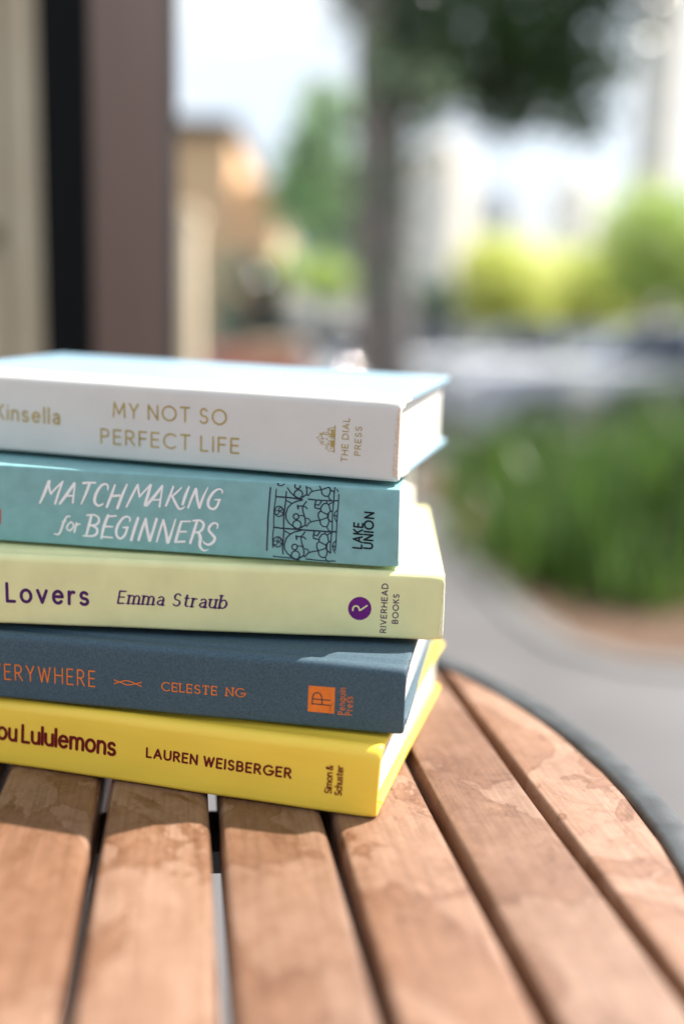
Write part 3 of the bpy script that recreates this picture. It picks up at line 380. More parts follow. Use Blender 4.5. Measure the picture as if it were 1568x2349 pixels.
def ribbons(strokes, smooth=False):
    if not smooth: strokes = split_corners(strokes)
    V, F_ = [], []
    for si, st in enumerate(strokes):
        if smooth: st = catmull(st)
        lay = si % 9
        pts = [st[0]]
        for p in st[1:]:
            if math.hypot(p[0] - pts[-1][0], p[1] - pts[-1][1]) > 1e-5: pts.append(p)
        if len(pts) < 2: continue
        d0 = (pts[1][0] - pts[0][0], pts[1][1] - pts[0][1]); d1 = (pts[-1][0] - pts[-2][0], pts[-1][1] - pts[-2][1])
        Ls, Rs = [], []
        def nrm(d): l = math.hypot(*d) or 1; return (-d[1] / l, d[0] / l)
        n0 = nrm(d0); t0 = (-n0[1], n0[0])       # t0 points backwards along the stroke
        w0 = pts[0][2] / 2
        for a in (75, 50, 25):
            Ls.append((pts[0][0] + w0 * (n0[0] * math.cos(R(a)) + t0[0] * math.sin(R(a))), pts[0][1] + w0 * (n0[1] * math.cos(R(a)) + t0[1] * math.sin(R(a)))))
            Rs.append((pts[0][0] + w0 * (-n0[0] * math.cos(R(a)) + t0[0] * math.sin(R(a))), pts[0][1] + w0 * (-n0[1] * math.cos(R(a)) + t0[1] * math.sin(R(a)))))
        for i, p in enumerate(pts):
            if i == 0: n = n0; k = 1
            elif i == len(pts) - 1: n = nrm(d1); k = 1
            else:
                na = nrm((p[0] - pts[i - 1][0], p[1] - pts[i - 1][1])); nb = nrm((pts[i + 1][0] - p[0], pts[i + 1][1] - p[1]))
                n = (na[0] + nb[0], na[1] + nb[1]); l = math.hypot(*n) or 1; n = (n[0] / l, n[1] / l)
                k = min(1.6, 1 / max(.3, n[0] * na[0] + n[1] * na[1]))
            h = p[2] / 2 * k
            Ls.append((p[0] + n[0] * h, p[1] + n[1] * h)); Rs.append((p[0] - n[0] * h, p[1] - n[1] * h))
        n1 = nrm(d1); t1 = (n1[1], -n1[0]); w1 = pts[-1][2] / 2
        for a in (25, 50, 75):
            Ls.append((pts[-1][0] + w1 * (n1[0] * math.cos(R(a)) + t1[0] * math.sin(R(a))), pts[-1][1] + w1 * (n1[1] * math.cos(R(a)) + t1[1] * math.sin(R(a)))))
            Rs.append((pts[-1][0] + w1 * (-n1[0] * math.cos(R(a)) + t1[0] * math.sin(R(a))), pts[-1][1] + w1 * (-n1[1] * math.cos(R(a)) + t1[1] * math.sin(R(a)))))
        b = len(V)
        for l, r_ in zip(Ls, Rs): V.append((*l, lay)); V.append((*r_, lay))
        for i in range(len(Ls) - 1): F_.append((b + 2 * i, b + 2 * i + 1, b + 2 * i + 3, b + 2 * i + 2))
    return V, F_

# ---------------------------------------------------------------- the table
S9 = 0.9
PHI = -0.1585; SP = 0.0474 * S9; OFF = -0.0352 * S9; GAP = 0.0046 * S9
TC = Vector((-0.2403 * S9, 0.3722 * S9)); RI = 0.3756 * S9; RO = 0.3903 * S9
nrm_s = Vector((math.cos(PHI), -math.sin(PHI))); dir_s = Vector((math.sin(PHI), math.cos(PHI)))
M['wood'] = wood_material(PHI)
M['rim'] = mat('grey powder coat', (0.055, 0.060, 0.064), 0.42, 0.45, 70, bump=0.25, bscale=900, bdist=0.0003)
M['black_steel'] = mat('black steel', (0.02, 0.02, 0.022), 0.5, 0.2, 60)
table = thing('round_table', (TC.x, TC.y, 0), 'round patio table with a slatted brown wood top and dark grey metal rim', 'table')
cn = TC.dot(nrm_s)
def slat_outline(a, b, r, z):
    n_end = 10; pts = []
    a2, b2 = a - cn, b - cn
    a2 = max(a2, -r * .9995); b2 = min(b2, r * .9995)
    for i in range(n_end + 1):
        q = a2 + (b2 - a2) * i / n_end; d = math.sqrt(max(r * r - q * q, 0)); pts.append((q, d))
    for i in range(n_end + 1):
        q = b2 + (a2 - b2) * i / n_end; d = -math.sqrt(max(r * r - q * q, 0)); pts.append((q, d))
    return [(TC.x + nrm_s.x * q + dir_s.x * d, TC.y + nrm_s.y * q + dir_s.y * d, z) for q, d in pts]
k = -11
while True:
    a = OFF + k * SP + GAP / 2; b = OFF + (k + 1) * SP - GAP / 2; k += 1
    if b < cn - RI + .004: continue
    if a > cn + RI - .006: break
    prof = [(0.0, -0.020), (0.0, -0.0030), (0.0007, -0.0013), (0.0018, -0.0004), (0.0034, 0.0)]
    mb = MB(); mb.rings([slat_outline(a + i, b - i, RI - 0.001 - i, TABLE_Z + z) for i, z in prof])
    mb.build('slat', M['wood'], table, angle=50)
rim = MB()
rp = []
for (rr, zz) in ((RI, -0.024), (RI, -0.0015), (RI + 0.0008, -0.0004), (RI + 0.002, 0.0002), (RO - 0.003, 0.0002), (RO - 0.001, -0.0006), (RO, -0.0025), (RO, -0.030), (RI, -0.030), (RI, -0.024)): rp.append((rr, zz))
rim.lathe(rp, (TC.x, TC.y, TABLE_Z), 128); rim.build('rim', M['rim'], table, angle=40)
for cy, wid, ln, ang in ((TC.y - .24, .034, .36, .16), (0.374, .034, .60, .085), (TC.y + .22, .034, .40, .16)):
    cx = TC.x if abs(cy - .374) > .01 else TC.x + .01
    cyy = cy if abs(cy - .374) > .01 else .374 - (-.075 - cx) * .085
    MB().box((cx - ln / 2, cyy - wid / 2, TABLE_Z - 0.0297), (cx + ln / 2, cyy + wid / 2, TABLE_Z - 0.0205), ang).build('crossbar', M['black_steel'], table)
mb = MB(); mb.lathe([(0.0, .03), (.032, .03), (.032, TABLE_Z - .0297), (0.0, TABLE_Z - .0297)], (TC.x, TC.y, 0), 24); mb.build('pedestal', M['black_steel'], table, angle=40)
mb = MB(); mb.lathe([(0, 0.001), (.24, .001), (.24, .012), (.2, .02), (.05, .034), (0, .034)], (TC.x, TC.y, 0), 40); mb.build('base', M['black_steel'], table, angle=40)

# ---------------------------------------------------------------- the five books
def planez(pl, x, y): return pl[0] + pl[1] * x + pl[2] * y
class Frame:
    def __init__(s, d, lift):
        s.d = d; s.lift = lift; c, q = math.cos(d['yaw']), math.sin(d['yaw'])
        s.U = Vector((-c, -q)); s.V = Vector((-q, c)); s.o = Vector((d['x'], d['y'])); s.t = d['t']
    def __call__(s, u, v, w):
        k = w / s.t
        # slight warp of the spine and bumped corners
        f = max(0.0, 1 - max(v, 0) / .012)
        v = v + f * (.00022 * math.sin(u * 62 + s.t * 900) + .00016 * math.sin(u * 137 + w * 160 + s.t * 4000) + .0011 * math.exp(-(u / .0035) ** 2) * (math.exp(-(w / .004) ** 2) + math.exp(-((s.t - w) / .004) ** 2)))
        q = s.o + s.U * (u - s.d['lean'] * k) + s.V * v
        zb, zt = planez(s.d['b'], q.x, q.y), planez(s.d['tp'], q.x, q.y)
        def S(x): x = max(0, min(1, x)); return x * x * (3 - 2 * x)
        # the lower cover bows down a little behind its front edge and rests on the book below
        sag = s.d['gap'] * S((v - .004) / .03) * S((u - .006) / .03) * max(0, 1 - 2 * k)
        return (q.x, q.y, TABLE_Z + s.lift + zb + (zt - zb) * k - sag)

def extrude_u(fr, prof, u0, u1, inset=0.0004, n=36, mats=None):
    """closed profile [(v, w)] swept along the book's length with slightly rounded ends"""
    cv = sum(p[0] for p in prof) / len(prof); cw = sum(p[1] for p in prof) / len(prof)
    def ring(u, k):
        r = []
        for v, w in prof:
            dv, dw = v - cv, w - cw
            r.append(fr(u, v - max(-k, min(k, dv)), w - max(-k, min(k, dw))))
        return r
    us = [(u0, inset), (u0 + inset, inset * .3), (u0 + inset * 2.2, 0), (u0 + .003, 0), (u0 + .005, 0)] + [(u0 + (u1 - u0) * i / n, 0) for i in range(1, n)] + [(u1 - inset * 2.2, 0), (u1 - inset, inset * .3), (u1, inset)]
    mb = MB(); mb.rings([ring(u, k) for u, k in us]); return mb

def print_on(fr, name, V, F_, m, parent, v0=-0.00010):
    verts = [fr(u / 1000, v0 - lay * 0.000006, w / 1000) for u, w, lay in V]
    return mesh_obj(name, verts, F_, m, parent)

def spine_profile(t, th, rs, hv, groove, bulge=0.0):
    """outer line from the top hinge round the spine to the bottom hinge, then back inside"""
    o = [(hv, t)]
    if groove: o += [(hv - .0012, t - .0002), (hv - .0028, t - groove), (hv - .0045, t - groove * .9), (hv - .0062, t - .0002)]
    for i in range(7):
        a = R(90 + 90 * i / 6); o.append((rs + rs * math.cos(a), t - rs + rs * math.sin(a)))
    rb = rs * .5
    for i in range(1, 6): o.append((-bulge * math.sin(math.pi * i / 6), (t - rs) + (rb + rs - t) * i / 6))
    for i in range(7):
        a = R(180 + 90 * i / 6); o.append((rb + rb * math.cos(a), rb + rb * math.sin(a)))
    if groove: o += [(hv - .0062, .0002), (hv - .0045, groove * .9), (hv - .0028, groove), (hv - .0012, .0002)]
    o += [(hv, 0)]
    g = groove + th if groove else th
    o += [(hv, th), (hv - .001, g), (max(th, hv - .007), g), (th, max(rs, th) + .001), (th, t - max(rs, th) - .001), (max(th, hv - .007), t - g), (hv - .001, t - g), (hv, t - th)]
    return o

def board_profile(v0, v1, w0, w1, e=0.0005):
    return [(v0, w0), (v1 - e, w0), (v1, w0 + e), (v1, w1 - e), (v1 - e, w1), (v0, w1)]

GROUP = 'books stacked on the slatted table'
def make_book(key, name, label, lift, cover, spine_m, pages, hard=True, th=0.0026, rs=0.003, groove=0.0010, over=0.003, quarter=0):
    d = BOOK[key]; fr = Frame(d, lift); t, Wd, length = d['t'], d['W'], d['L']
    c = fr(length / 2, Wd / 2, 0)
    root = thing(name, c, label, 'book', GROUP)
    hv = 0.0115 if hard else 0.006
    o = extrude_u(fr, spine_profile(t, th * (.7 if hard else 1), rs, hv, groove if hard else 0, 0.0), 0, length, 0.0005 if hard else 0.0001).build('spine', spine_m, root, angle=32)
    for w0, w1 in ((0, th), (t - th, t)):
        e = 0.0006 if hard else 0.0001
        if quarter:
            extrude_u(fr, [(hv, w0), (quarter, w0), (quarter, w1), (hv, w1)], 0, length, .0005).build('quarter_binding', spine_m, root, angle=32)
            extrude_u(fr, board_profile(quarter, Wd, w0, w1, e), 0, length, .0005).build('cover_board', cover, root, angle=32)
        else:
            extrude_u(fr, board_profile(hv, Wd, w0, w1, e), 0, length, .0005 if hard else .0001).build('cover_board' if hard else 'cover', cover, root, angle=32)
    q = [(0.0045 if hard else .001, th + .0001), (Wd - over, th + .0001), (Wd - over, t - th - .0001), (0.0045 if hard else .001, t - th - .0001)]
    n = 10; pr = [q[0]] + [(Wd - over - .0012 * math.sin(math.pi * i / n), th + .0001 + (t - 2 * th - .0002) * i / n) for i in range(n + 1)] + [q[3]]
    extrude_u(fr, pr, over, length - over, .0003).build('page_block', pages, root, angle=30)
    return root, fr

M['pages'] = pages_material((0.68, 0.64, 0.55)); M['pages_white'] = pages_material((0.72, 0.70, 0.65))
M['yellow'] = mat('yellow jacket paper', (0.94, 0.655, 0.070), 0.42, 0.03, 90, bump=0.25, bscale=1500, bdist=0.0002, stretch=(0.25, 0.25, 1.4))
M['slate'] = mat('slate blue cover paper', (0.046, 0.090, 0.122), 0.72, 0.28, 1300, bump=0.5, bscale=1400, bdist=0.0003)
M['cloth'] = weave_material('pale yellow cloth', (0.90, 0.88, 0.46), 2600)
M['teal'] = mat('teal cover paper', (0.20, 0.41, 0.425), 0.5, 0.09, 160, bump=0.1, bscale=900, bdist=0.0002)
M['white'] = mat('off white spine paper', (0.65, 0.63, 0.60), 0.65, 0.03, 60, bump=0.3, bscale=1200, bdist=0.0002)
M['pale_blue'] = mat('pale blue cover paper', (0.27, 0.42, 0.53), 0.5, 0.03, 60, bump=0.2, bscale=900, bdist=0.0002)
M['raw_board'] = mat('worn bare board', (0.72, 0.58, 0.47), 0.9, 0.15, 900, bump=0.6, bscale=1500)
M['gold'] = mat('gold foil', (0.42, 0.31, 0.09), 0.38, 0.15, 300, metal=0.45)
M['orange'] = mat('orange foil', (0.78, 0.20, 0.035), 0.45, 0.1, 300, spec=0.15)
M['navy_ink'] = mat('navy ink', (0.022, 0.030, 0.055), 0.6, 0.1, 300, spec=0.15)
M['black_ink'] = mat('black ink', (0.010, 0.014, 0.018), 0.6, 0.1, 300, spec=0.15)
M['white_ink'] = mat('white ink', (0.86, 0.86, 0.88), 0.6, 0.03, 300, spec=0.15)
M['purple_ink'] = mat('purple ink', (0.075, 0.018, 0.120), 0.5, 0.1, 300, spec=0.15)
M['purple_disc'] = mat('purple stamp', (0.150, 0.016, 0.190), 0.5, 0.1, 200, spec=0.15)
M['maroon_ink'] = mat('maroon ink', (0.16, 0.009, 0.010), 0.55, 0.1, 300, spec=0.15)
M['red_ink'] = mat('red ink', (0.45, 0.03, 0.03), 0.55, 0.1, 300)
M['slate_ink'] = mat('dark slate ink', (0.035, 0.05, 0.06), 0.7, 0.1, 300, spec=0.15)

B = {}
B['yellow'] = make_book('yellow', 'hardcover_book', 'thick bright yellow book at the bottom of the stack with maroon spine lettering', 0.0003, M['yellow'], M['yellow'], M['pages_white'], th=.0024, rs=.0042, groove=0.0004)
B['blue'] = make_book('blue', 'hardcover_book', 'slate blue hardcover book with orange spine lettering, second from the bottom', 0.0003, M['slate'], M['slate'], M['pages_white'], rs=.0028)
B['lovers'] = make_book('lovers', 'hardcover_book', 'pale yellow cloth book with purple lettering in the middle of the stack', 0.0003, M['cloth'], M['cloth'], M['pages'], rs=.0028)
B['teal'] = make_book('teal', 'paperback_book', 'teal paperback book with white hand lettered title and iron railing drawing', 0.0003, M['teal'], M['teal'], M['pages'], hard=False, th=.0004, rs=.0010, over=.0003)
B['white'] = make_book('white', 'hardcover_book', 'white spined book with pale blue covers and gold lettering on top of the stack', 0.0003, M['pale_blue'], M['white'], M['pages_white'], rs=.0035, quarter=.026, groove=.0012)

INK = {'white': {'*': 'gold'}, 'teal': {'*': 'black_ink'}, 'lovers': {'*': 'purple_ink'}, 'blue': {'*': 'orange'}, 'yellow': {'*': 'maroon_ink'}}
for key, parts in TEXTS.items():
    root, fr = B[key]
    for pname, lines in parts:
        st = []
        for ln in lines:
            if key == 'yellow': ln = (*ln[:4], ln[4] * {'author_lettering': 1.35, 'title_lettering': 1.0}.get(pname, 1), ln[5])
            if key == 'teal': ln = (*ln[:4], ln[4] * 1.25, ln[5])
            if ln[5] in ('serif', 'italic'): ln = (*ln[:4], ln[4] * 1.3, ln[5])
            st += text_strokes(*ln)
        V, F_ = ribbons(st)
        print_on(fr, pname, V, F_, M[INK[key]['*']], root)
def drawn(key, pname, strokes, m, smooth=True, v0=-.00010):
    V, F_ = ribbons(strokes, smooth); return print_on(B[key][1], pname, V, F_, M[m], B[key][0], v0)
drawn('teal', 'title_lettering', HAND_TITLE, 'white_ink')
drawn('teal', 'railing_drawing', IRON_RAILING, 'navy_ink', False)
drawn('white', 'house_emblem', HOUSE_MARK, 'gold', False)
drawn('blue', 'crossed_ornament', ORNAMENT, 'orange')
def patch(key, pname, poly, m, v0=-.00008):
    # rings from the outline to its centre, so that the print follows the spine's warp
    n = len(poly); poly = [(a[0] + (b[0] - a[0]) * k / 4, a[1] + (b[1] - a[1]) * k / 4) for a, b in zip(poly, poly[1:] + poly[:1]) for k in range(4)] if n < 10 else poly
    n = len(poly); cu = sum(p[0] for p in poly) / n; cw = sum(p[1] for p in poly) / n
    V = [(cu + (u - cu) * k / 5, cw + (w - cw) * k / 5, 0) for k in (5, 4, 3, 2, 1) for u, w in poly] + [(cu, cw, 0)]
    F_ = [(r * n + i, r * n + (i + 1) % n, (r + 1) * n + (i + 1) % n, (r + 1) * n + i) for r in range(4) for i in range(n)] + [(4 * n + i, 4 * n + (i + 1) % n, 5 * n) for i in range(n)]
    return print_on(B[key][1], pname, V, F_, M[m], B[key][0], v0)
patch('teal', 'red_block', RED_BLOCK, 'red_ink')
sq = patch('blue', 'publisher_square', SQUARE, 'orange')
drawn('blue', 'monogram', MONOGRAM, 'slate_ink', False, -.00016)
dc = patch('lovers', 'publisher_disc', DISC, 'purple_disc')
drawn('lovers', 'disc_emblem', [DISC_STROKE[0]] if isinstance(DISC_STROKE[0], list) else [DISC_STROKE], 'cloth', True, -.00016)
# worn heads: bare board or frayed cloth shows where the cover has rubbed off
M['frayed_cloth'] = mat('frayed cream cloth', (0.90, 0.87, 0.60), 0.9, 0.1, 900, bump=0.6, bscale=1500)
def worn(key, m, base_dep, ragged, seed):
    fr = B[key][1]; tw = BOOK[key]['t']; vs, fs = [], []; rr = random.Random(seed); nseg = 26
    for i in range(nseg + 1):
        w = .0022 + (tw - .0052) * i / nseg
        dep = base_dep + .0010 * (1 - i / nseg) + rr.uniform(-ragged, ragged)
        vs += [fr(-.00008, .0004, w), fr(.0002, -.00025, w), fr(max(.0005, dep), -.00012 - .00004 * (i % 2), w)]
    for i in range(nseg):
        for j in (0, 1): fs.append((3 * i + j, 3 * i + j + 1, 3 * i + j + 4, 3 * i + j + 3))
    mesh_obj('worn_edge', vs, fs, m, B[key][0])
worn('white', M['raw_board'], .0011, .00035, 3)
worn('lovers', M['frayed_cloth'], .0006, .0003, 5)
# ---------------------------------------------------------------- the ground around the terrace
M['paving'] = mat('terrace paving', (0.108, 0.105, 0.110), 0.8, 0.3, 1.3, bump=0.3, bscale=60, bdist=0.003)
M['pale_paving'] = mat('pale kerb stone', (0.15, 0.146, 0.142), 0.8, 0.08, 6, bump=0.3, bscale=60, bdist=0.003)
M['asphalt'] = mat('street asphalt', (0.055, 0.056, 0.066), 0.85, 0.25, 2, bump=0.4, bscale=80, bdist=0.004)
M['earth'] = mat('open ground', (0.15, 0.14, 0.10), 0.9, 0.3, 0.4)
M['soil'] = mat('brown mulch', (0.115, 0.066, 0.040), 0.95, 0.45, 18, bump=1.0, bscale=45, bdist=0.02)
M['line_paint'] = mat('street line paint', (0.75, 0.75, 0.72), 0.7, 0.08, 8)
M['brick_paving'] = mat('red brick paving', (0.42, 0.20, 0.14), 0.85, 0.2, 7, bump=0.4, bscale=30, bdist=0.004)
GZ = -0.30
tag(mesh_obj('ground', [(-500, -60, GZ - .03), (500, -60, GZ - .03), (500, 900, GZ - .03), (-500, 900, GZ - .03)], [(0, 1, 2, 3)], M['earth']), kind='structure')
tag(mesh_obj('street', [(-60, 8.1, GZ), (60, 8.1, GZ), (60, 19, GZ), (-60, 19, GZ)], [(0, 1, 2, 3)], M['asphalt']), kind='structure')
mb = MB()
for i in range(-9, 10): mb.box((i * 3 - .7, 13.4, GZ - .02), (i * 3 + .7, 13.52, GZ + .004))
tag(mb.build('street_marking', M['line_paint']), kind='structure')
tag(MB().box((-9, -6, -.33), (9, 7.0, 0)).build('terrace', M['paving']), kind='structure')
tag(MB().box((-60, 7.0, -.33), (60, 8.1, GZ + .13)).build('pavement', M['paving']), kind='structure')
edge = []
for px, py in ((940, 1100), (985, 1150), (1060, 1240), (1150, 1335), (1230, 1415), (1330, 1480), (1450, 1512), (1568, 1522), (1750, 1530), (2200, 1560)):
    d = at(px, py, 1.0) - CAM; k = -CAM.z / d.z; edge.append((CAM.x + d.x * k, CAM.y + d.y * k))
bed = [(x, y, .008) for x, y in edge] + [(4.6, edge[-1][1], .008), (4.6, 6.9, .008), (edge[0][0] - .1, 6.9, .008)]
tag(mesh_obj('planting_bed', bed, [tuple(range(len(bed)))], M['soil']), kind='structure')
strip = []
for i, (x, y) in enumerate(edge):
    x0, y0 = edge[max(i - 1, 0)]; x1, y1 = edge[min(i + 1, len(edge) - 1)]; d = Vector((x1 - x0, y1 - y0)).normalized(); n = Vector((d.y, -d.x))
    if n.dot(Vector((-1, -1))) < 0: n = -n
    strip.append([(x + n.x * .002, y + n.y * .002, -.02), (x + n.x * .10, y + n.y * .10, -.02), (x + n.x * .10, y + n.y * .10, .014), (x + n.x * .002, y + n.y * .002, .014)])
tag(MB().rings(strip).build('kerb', M['pale_paving']), kind='structure')
tag(mesh_obj('brick_paving', [(-4.5, 4.6, .004), (-.35, 4.6, .004), (-.35, 6.9, .004), (-4.5, 6.9, .004)], [(0, 1, 2, 3)], M['brick_paving']), kind='structure')

# ---------------------------------------------------------------- plants
def leaf_mat(name, c, c2, trans=0.35, scale=3, rough=0.25): return mat(name, c, rough, 0, scale, c2=(*c2, 1), trans=trans, spec=0.9)
M['leaf_dark'] = leaf_mat('dark tree leaves', (0.014, 0.048, 0.010), (0.036, 0.095, 0.016), .22, 2, .18)
M['leaf_mint'] = leaf_mat('light tree leaves', (0.22, 0.44, 0.15), (0.56, 0.74, 0.44), .45, 2, .14)
M['leaf_sun'] = leaf_mat('yellow green leaves', (0.60, 0.68, 0.14), (0.86, 0.86, 0.40), .5, 1.0)
M['leaf_green'] = leaf_mat('fresh green leaves', (0.34, 0.52, 0.09), (0.62, 0.70, 0.26), .45, 1.2, .15)
M['leaf_shrub'] = leaf_mat('shrub leaves', (0.09, 0.16, 0.11), (0.18, 0.27, 0.20), .3, 3, .14)
M['leaf_yew'] = leaf_mat('yew needles', (0.010, 0.028, 0.018), (0.022, 0.050, 0.030), .1, 4)
M['leaf_grey'] = leaf_mat('grey green leaves', (0.07, 0.12, 0.06), (0.24, 0.34, 0.22), .3, 9, .14)
M['blade'] = leaf_mat('grass blades', (0.018, 0.052, 0.007), (0.15, 0.27, 0.050), .4, 12, .20)
M['bark'] = mat('grey bark', (0.20, 0.19, 0.19), 0.9, 0.35, 10, bump=0.8, bscale=30, bdist=0.02, stretch=(1, 1, .25))

def leaves(blobs, n, size, seed, flat=0.5, clump=None):
    """leaf-sized faces in clumps spread through ellipsoids (centre, radii)"""
    r = random.Random(seed); V = []; F_ = []
    vol = [b[1][0] * b[1][1] * b[1][2] for b in blobs]; tot = sum(vol)
    for (c, rad), vv in zip(blobs, vol):
        m = max(20, int(n * vv / tot)); nc = max(4, m // (clump or 26)); cl = []
        while len(cl) < nc:
            p = [r.uniform(-1, 1) for _ in range(3)]; q = sum(k * k for k in p)
            if q < 1 and r.random() < .3 + .7 * q: cl.append(p)
        for _ in range(m):
            k = r.choice(cl); s = .20
            p = Vector((c[0] + rad[0] * (k[0] + r.gauss(0, s)), c[1] + rad[1] * (k[1] + r.gauss(0, s)), c[2] + rad[2] * (k[2] + r.gauss(0, s))))
            a = Vector((r.gauss(0, 1), r.gauss(0, 1), r.gauss(0, 1) * flat)).normalized()
            b = a.cross(Vector((r.gauss(0, 1), r.gauss(0, 1), r.gauss(0, 1)))).normalized()
            L_ = size * r.uniform(.6, 1.3); W_ = L_ * r.uniform(.35, .55); i = len(V)
            V += [p - a * L_ / 2, p + b * W_ / 2, p + a * L_ / 2, p - b * W_ / 2]; F_.append((i, i + 1, i + 2, i + 3))
    return V, F_

def tree(name, base, trunk_pts, rad, limbs, blobs, n, size, leaf, label, cat, seed, group=None, flat=.5, clump=None):
    t = thing(name, base, label, cat, group)
    mb = MB(); mb.tube(trunk_pts, rad, 12)
    for lp, lr in limbs: mb.tube(lp, lr, 8)
    mb.build('trunk' if name.endswith('tree') else 'stem', M['bark'], t, True)
    V, F_ = leaves(blobs, n, size, seed, flat, clump); mesh_obj('crown' if name.endswith('tree') else 'foliage', V, F_, leaf, t)
    return t

# the shade tree whose crown hangs over the right of the picture
def V3(p): return tuple(p)
tb = at(868, 900, 6.9); tb = (tb.x, tb.y, 0.0)
tt = [tb, (tb[0] + .02, tb[1], 1.0), (tb[0] - .03, tb[1] + .05, 2.1), (tb[0] - .10, tb[1], 3.2), (tb[0] - .12, tb[1], 4.4)]
bl = []
for px, py, Y, rx, ry, rz in ((1130, 20, 6.6, .62, .7, .42), (990, -60, 7.0, .5, .6, .45), (1170, 200, 6.3, .46, .5, .30), (1000, 190, 6.8, .34, .4, .30), (1100, 120, 6.5, .5, .5, .35), (1330, 60, 6.4, .48, .5, .44), (1300, 200, 6.2, .34, .4, .28), (1220, 120, 6.4, .5, .5, .36), (1260, -130, 6.4, .7, .7, .4), (905, 60, 7.0, .26, .4, .60), (900, 230, 6.7, .22, .3, .22), (1080, 250, 6.5, .3, .4, .2), (840, -90, 7.2, .5, .6, .3), (1440, -80, 6.2, .45, .5, .35)):
    p = at(px, py, Y); bl.append((tuple(p), (rx, ry, rz)))
lm = []
for px, py, Y in ((1130, 40, 6.6), (1320, 60, 6.4), (1180, 170, 6.3), (1000, 150, 6.8), (1300, -80, 6.4)):
    e = at(px, py, Y); s = Vector((tb[0] - .05, tb[1], 2.45 + rnd.uniform(-.2, .5))); mid = (s + e) / 2 + Vector((0, 0, -.12))
    lm.append(([s, mid, e], [.06, .04, .012]))
tree('shade_tree', tb, tt, [.24, .20, .185, .16, .12], lm, bl, 8000, .105, M['leaf_dark'], 'shade tree with a thick grey trunk and dark green crown over the street', 'tree', 11, flat=.6, clump=30)
# a thin sapling in front of the trunk
p = at(850, 900, 5.6); base = (p.x, p.y, 0)
bl = [(tuple(at(a, c, 5.6 + d)), r) for a, c, d, r in ((760, 260, .1, (.16, .2, .20)), (700, 330, .1, (.12, .2, .14)), (830, 130, .1, (.16, .2, .18)), (1010, 240, -.3, (.16, .2, .14)), (900, 420, 0, (.20, .2, .22)), (780, 500, .1, (.18, .2, .22)), (880, 620, 0, (.16, .2, .20)), (960, 330, .2, (.14, .2, .16)), (730, 400, .2, (.12, .2, .16)), (940, 200, .2, (.16, .2, .2)))]
tree('sapling_tree', base, [base, (base[0] + .02, base[1], 1.2), tuple(at(850, 200, 5.6))], [.022, .016, .006], [([(base[0] + .01, base[1], 1.0 + .1 * i), b[0]], [.010, .004]) for i, b in enumerate(bl)], bl, 800, .075, M['leaf_grey'], 'thin sapling with sparse grey green leaves in front of the grey trunk', 'tree', 14, clump=9)
# pale green young tree further left
p = at(745, 420, 12.5); base = (p.x, p.y, GZ + .0)
bl = [(tuple(at(720, 340, 12.5)), (.42, .5, .45)), (tuple(at(780, 440, 12.3)), (.5, .5, .5)), (tuple(at(690, 480, 12.6)), (.36, .5, .4)), (tuple(at(755, 250, 12.4)), (.34, .4, .3)), (tuple(at(790, 580, 12.4)), (.5, .5, .4)), (tuple(at(660, 400, 12.4)), (.2, .5, .5))]
tree('young_tree', base, [base, (base[0] + .05, base[1], 1.6), (base[0] - .02, base[1], 3.4)], [.07, .05, .02], [([(base[0], base[1], 1.8), at(700, 470, 12.6)], [.03, .01]), ([(base[0], base[1], 2.0), at(780, 400, 12.4)], [.03, .01])], bl, 4200, .13, M['leaf_mint'], 'slim young tree with pale green leaves left of the grey trunk', 'tree', 12, clump=20)
# yellow green trees across the street
def round_tree(px, py, Y, blobs, leaf, label, seed, n=1700, size=.2, cat='tree', name='street_tree', group=None):
    p = at(px, py, Y); b = (p.x, p.y, GZ)
    bl = [(tuple(at(a, c, Y + dy)), r) for a, c, dy, r in blobs]
    top = max(q[0][2] for q in bl)
    lim = [([(b[0], b[1], (b[2] + q[0][2]) / 2), q[0]], [.05, .015]) for q in bl]
    return tree(name, b, [b, (b[0] + .05, b[1], (b[2] + top) / 2), (b[0], b[1], top)], [.12, .09, .03], lim, bl, n, size, leaf, label, cat, seed, group)
G_T = 'sunlit trees across the street'
round_tree(1150, 660, 20.5, [(1150, 625, 0, (.85, .8, .72)), (1090, 690, 0, (.55, .8, .42)), (1215, 680, .3, (.7, .8, .5)), (1150, 715, 0, (.9, .8, .35))], M['leaf_sun'], 'low rounded yellow green tree in the middle of the sunlit row across the street', 21, group=G_T, n=4200)
round_tree(1330, 670, 21.5, [(1310, 655, 0, (1.0, .8, .75)), (1390, 690, 0, (.7, .8, .5)), (1330, 720, 0, (1.0, .8, .35))], M['leaf_sun'], 'pale yellow wide low tree beside the tallest green tree across the street', 22, group=G_T, n=4200)
round_tree(1490, 600, 18.5, [(1470, 540, 0, (.85, .8, .85)), (1560, 540, .3, (.6, .8, .7)), (1440, 640, 0, (.6, .8, .5)), (1540, 660, 0, (.8, .8, .6)), (1640, 600, 0, (.7, .8, .8))], M['leaf_green'], 'tallest fresh green tree at the right end of the sunlit row', 23, group=G_T, n=5000)
round_tree(985, 690, 19.5, [(985, 680, 0, (.45, .6, .40)), (1030, 710, 0, (.4, .6, .3)), (950, 715, 0, (.35, .6, .3))], M['leaf_shrub'], 'dark green bush below the cream tower across the street', 24, n=900, name='street_bush', cat='bush')
